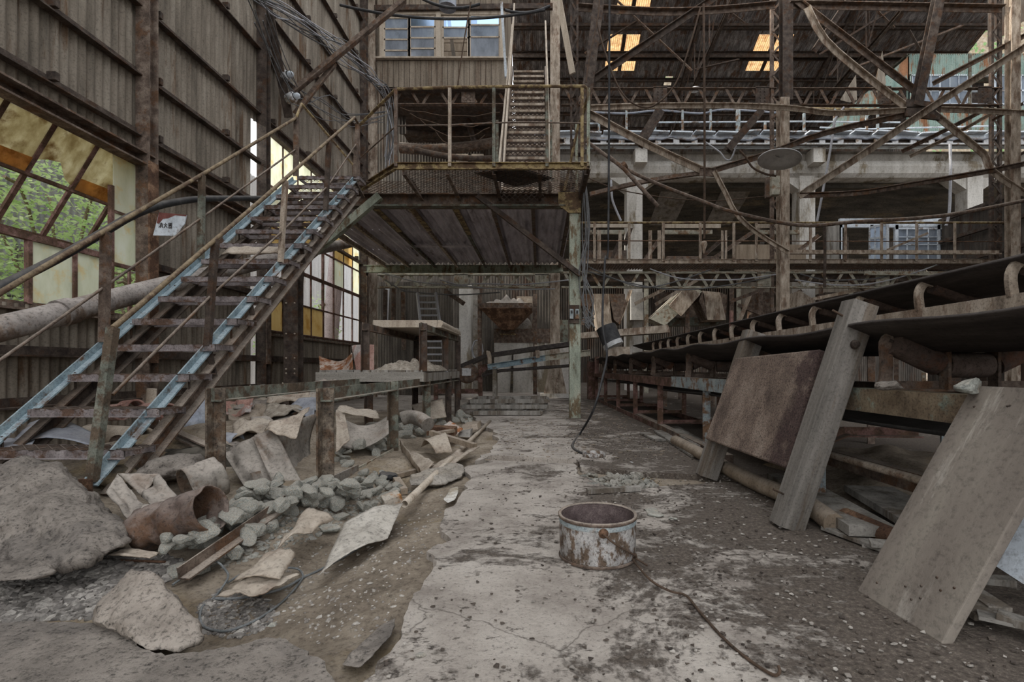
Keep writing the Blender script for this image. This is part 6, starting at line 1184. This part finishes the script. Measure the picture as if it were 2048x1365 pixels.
# fire extinguisher sign
t = thing('wall_sign', 'torn white sign with faded dark characters hanging by the rusty wall column', 'sign', P(340,472,5.9)); Ys = 5.9
q = lambda x, y, d=0: P(x, y, Ys-d)
MB().prism([q(306,471),q(352,472),q(369,448),q(373,430),q(318,425)], (0,.012,0)).build('board', PALEB, t)
MB().prism([q(318,425,.002),q(373,430,.002),q(372,433,.002),q(350,431,.002),q(336,437,.002),q(326,438,.002),q(318,448,.002),q(313,447,.002)], (0,.001,0)).build('rusted_patch', M('maroon_rust',[(.12,.04,.035),(.26,.1,.085)],20), t)
s = MB()
STR = [[(0,9,1,7.5),(0,6,1,5),(0,1,1.4,3.6),(3.4,9.5,3.4,7),(2.2,9,2.7,7.6),(4.6,9,4.1,7.6),(2.2,6.8,4.8,6.8),(2.2,6.8,2.2,.5),(4.8,6.8,4.8,.5),(2.2,4.9,4.8,4.9),(2.2,3.1,4.8,3.1)],
       [(2.5,9.5,2.5,5),(2.5,5,.2,.5),(2.5,5,5,.5),(.6,7.5,1.1,5.5),(4.5,7.8,3.7,5.6)],
       [(.4,9.3,.4,6.8),(2,9.3,2,6.8),(.4,9.3,2,9.3),(.4,6.8,2,6.8),(3,9.3,3,6.8),(4.6,9.3,4.6,6.8),(3,9.3,4.6,9.3),(3,6.8,4.6,6.8),(0,5.2,5,5.2),(2.7,6.4,.3,3.4),(2.5,5.2,4.8,3.4),(.5,2.8,2,2.8),(.5,.4,2,.4),(.5,2.8,.5,.4),(2,2.8,2,.4),(3,2.8,4.5,2.8),(3,.4,4.5,.4),(3,2.8,3,.4),(4.5,2.8,4.5,.4)]]
for k, st_ in enumerate(STR):
    ox, oy = 317.5+k*9.6, 456.5
    for a, b, c_, d_ in st_:
        s.bar(q(ox+a*1.5,oy-b*1.15+k*.4,.003), q(ox+c_*1.5,oy-d_*1.15+k*.4,.003), .0085, .002, up=(0,-1,0))
MB().bar(q(322,427,-.02), q(300,424,-.03), .02, .02).build('bracket', STEEL_D, t)
s.build('lettering', M('faded_ink',[(.05,.05,.05),(.16,.15,.15)],30), t)
# stacked wooden frames in the far aisle
for k, (x0, x1, y0, y1, z, lab) in enumerate(((-1.15,.02,8.65,9.55,.06,'lowest wooden window frame of the stack lying in the far aisle'),(-1.4,.12,9.0,9.9,.14,'middle wooden frame of the stack lying in the far aisle'),(-1.3,.15,9.3,10.3,.22,'top wooden frame of the stack lying in the far aisle'))):
    f = MB()
    for y in (y0,y1): f.bar((x0,y,z),(x1,y,z),.08,.07)
    for i in range(5): f.bar((x0+(x1-x0)*i/4,y0,z),(x0+(x1-x0)*i/4,y1,z),.06,.04)
    one('salvaged_sash', f, WOODG, lab, 'wooden frame')

# extra rubble under the stairs and beside the duct
for k, (x, y, Y, sx, sy, sz, m, lab) in enumerate(((400,915,3.75,.3,.25,.16,CONC_D,'dark lumpy spoil heap left of the hanging table leg'),(345,925,3.4,.22,.2,.1,ROCK_B,'dim brown lump below the right stringer'),(470,900,3.9,.18,.16,.1,ROCK_B,'brown lump behind the left table leg'),(250,935,3.3,.2,.18,.09,CONC_D,'dark lump behind the crumpled duct'),(30,935,2.95,.2,.2,.1,ROCK_B,'lump of concrete under the lowest stair tread'))):
    one('spoil_lump', rock_mb(P(x,y,Y)+V((0,0,-.06)), (sx,sy,sz), 60+k, 4, 4, .35), m, lab, 'lump')
one('bent_rail', MB().bar(P(352,868,3.9), P(425,900,3.7), .07, .05, 'C'), STEEL, 'brown channel scrap lying left of the hanging table leg', 'channel')
# ---------- daylight and camera
sl = bpy.data.lights.new('sun', 'SUN'); so = bpy.data.objects.new('sun', sl); C.objects.link(so); sl.energy = 2.4; sl.angle = .03; sl.color = (1,.95,.86)
so.rotation_euler = V((.9,.1,-.46)).to_track_quat('-Z','Y').to_euler()
wd = bpy.data.worlds.new('overcast_sky'); bpy.context.scene.world = wd; wd.use_nodes = True; bgn = wd.node_tree.nodes['Background']
bgn.inputs[1].default_value = 1.0
g_ = wd.node_tree.nodes.new('ShaderNodeNewGeometry') if 0 else wd.node_tree.nodes.new('ShaderNodeTexCoord'); s_ = wd.node_tree.nodes.new('ShaderNodeSeparateXYZ'); r_ = wd.node_tree.nodes.new('ShaderNodeValToRGB')
wd.node_tree.links.new(g_.outputs['Generated'], s_.inputs[0]); wd.node_tree.links.new(s_.outputs['Z'], r_.inputs[0]); wd.node_tree.links.new(r_.outputs[0], bgn.inputs[0])
r_.color_ramp.elements[0].position = -.0; r_.color_ramp.elements[0].color = (.10,.09,.08,1); r_.color_ramp.elements[1].position = .06; r_.color_ramp.elements[1].color = (.95,.97,1.0,1)
sc = bpy.context.scene
cd = bpy.data.cameras.new('camera'); cam = bpy.data.objects.new('camera', cd); C.objects.link(cam)
cam.location = (0,0,H); cam.rotation_euler = (PI/2,0,0); cd.sensor_width = 36; cd.lens = 36*FL/2048
cd.shift_x = -(CX-1024)/2048; cd.shift_y = (CY-682.5)/2048; cd.clip_start = .05; cd.clip_end = 300
sc.camera = cam
sc.view_settings.view_transform = 'Standard'; sc.view_settings.look = 'None'; sc.view_settings.gamma = 1; sc.view_settings.exposure = 1.0
sc.cycles.max_bounces = 6; sc.cycles.diffuse_bounces = 4; sc.cycles.transparent_max_bounces = 12; sc.cycles.use_denoising = True
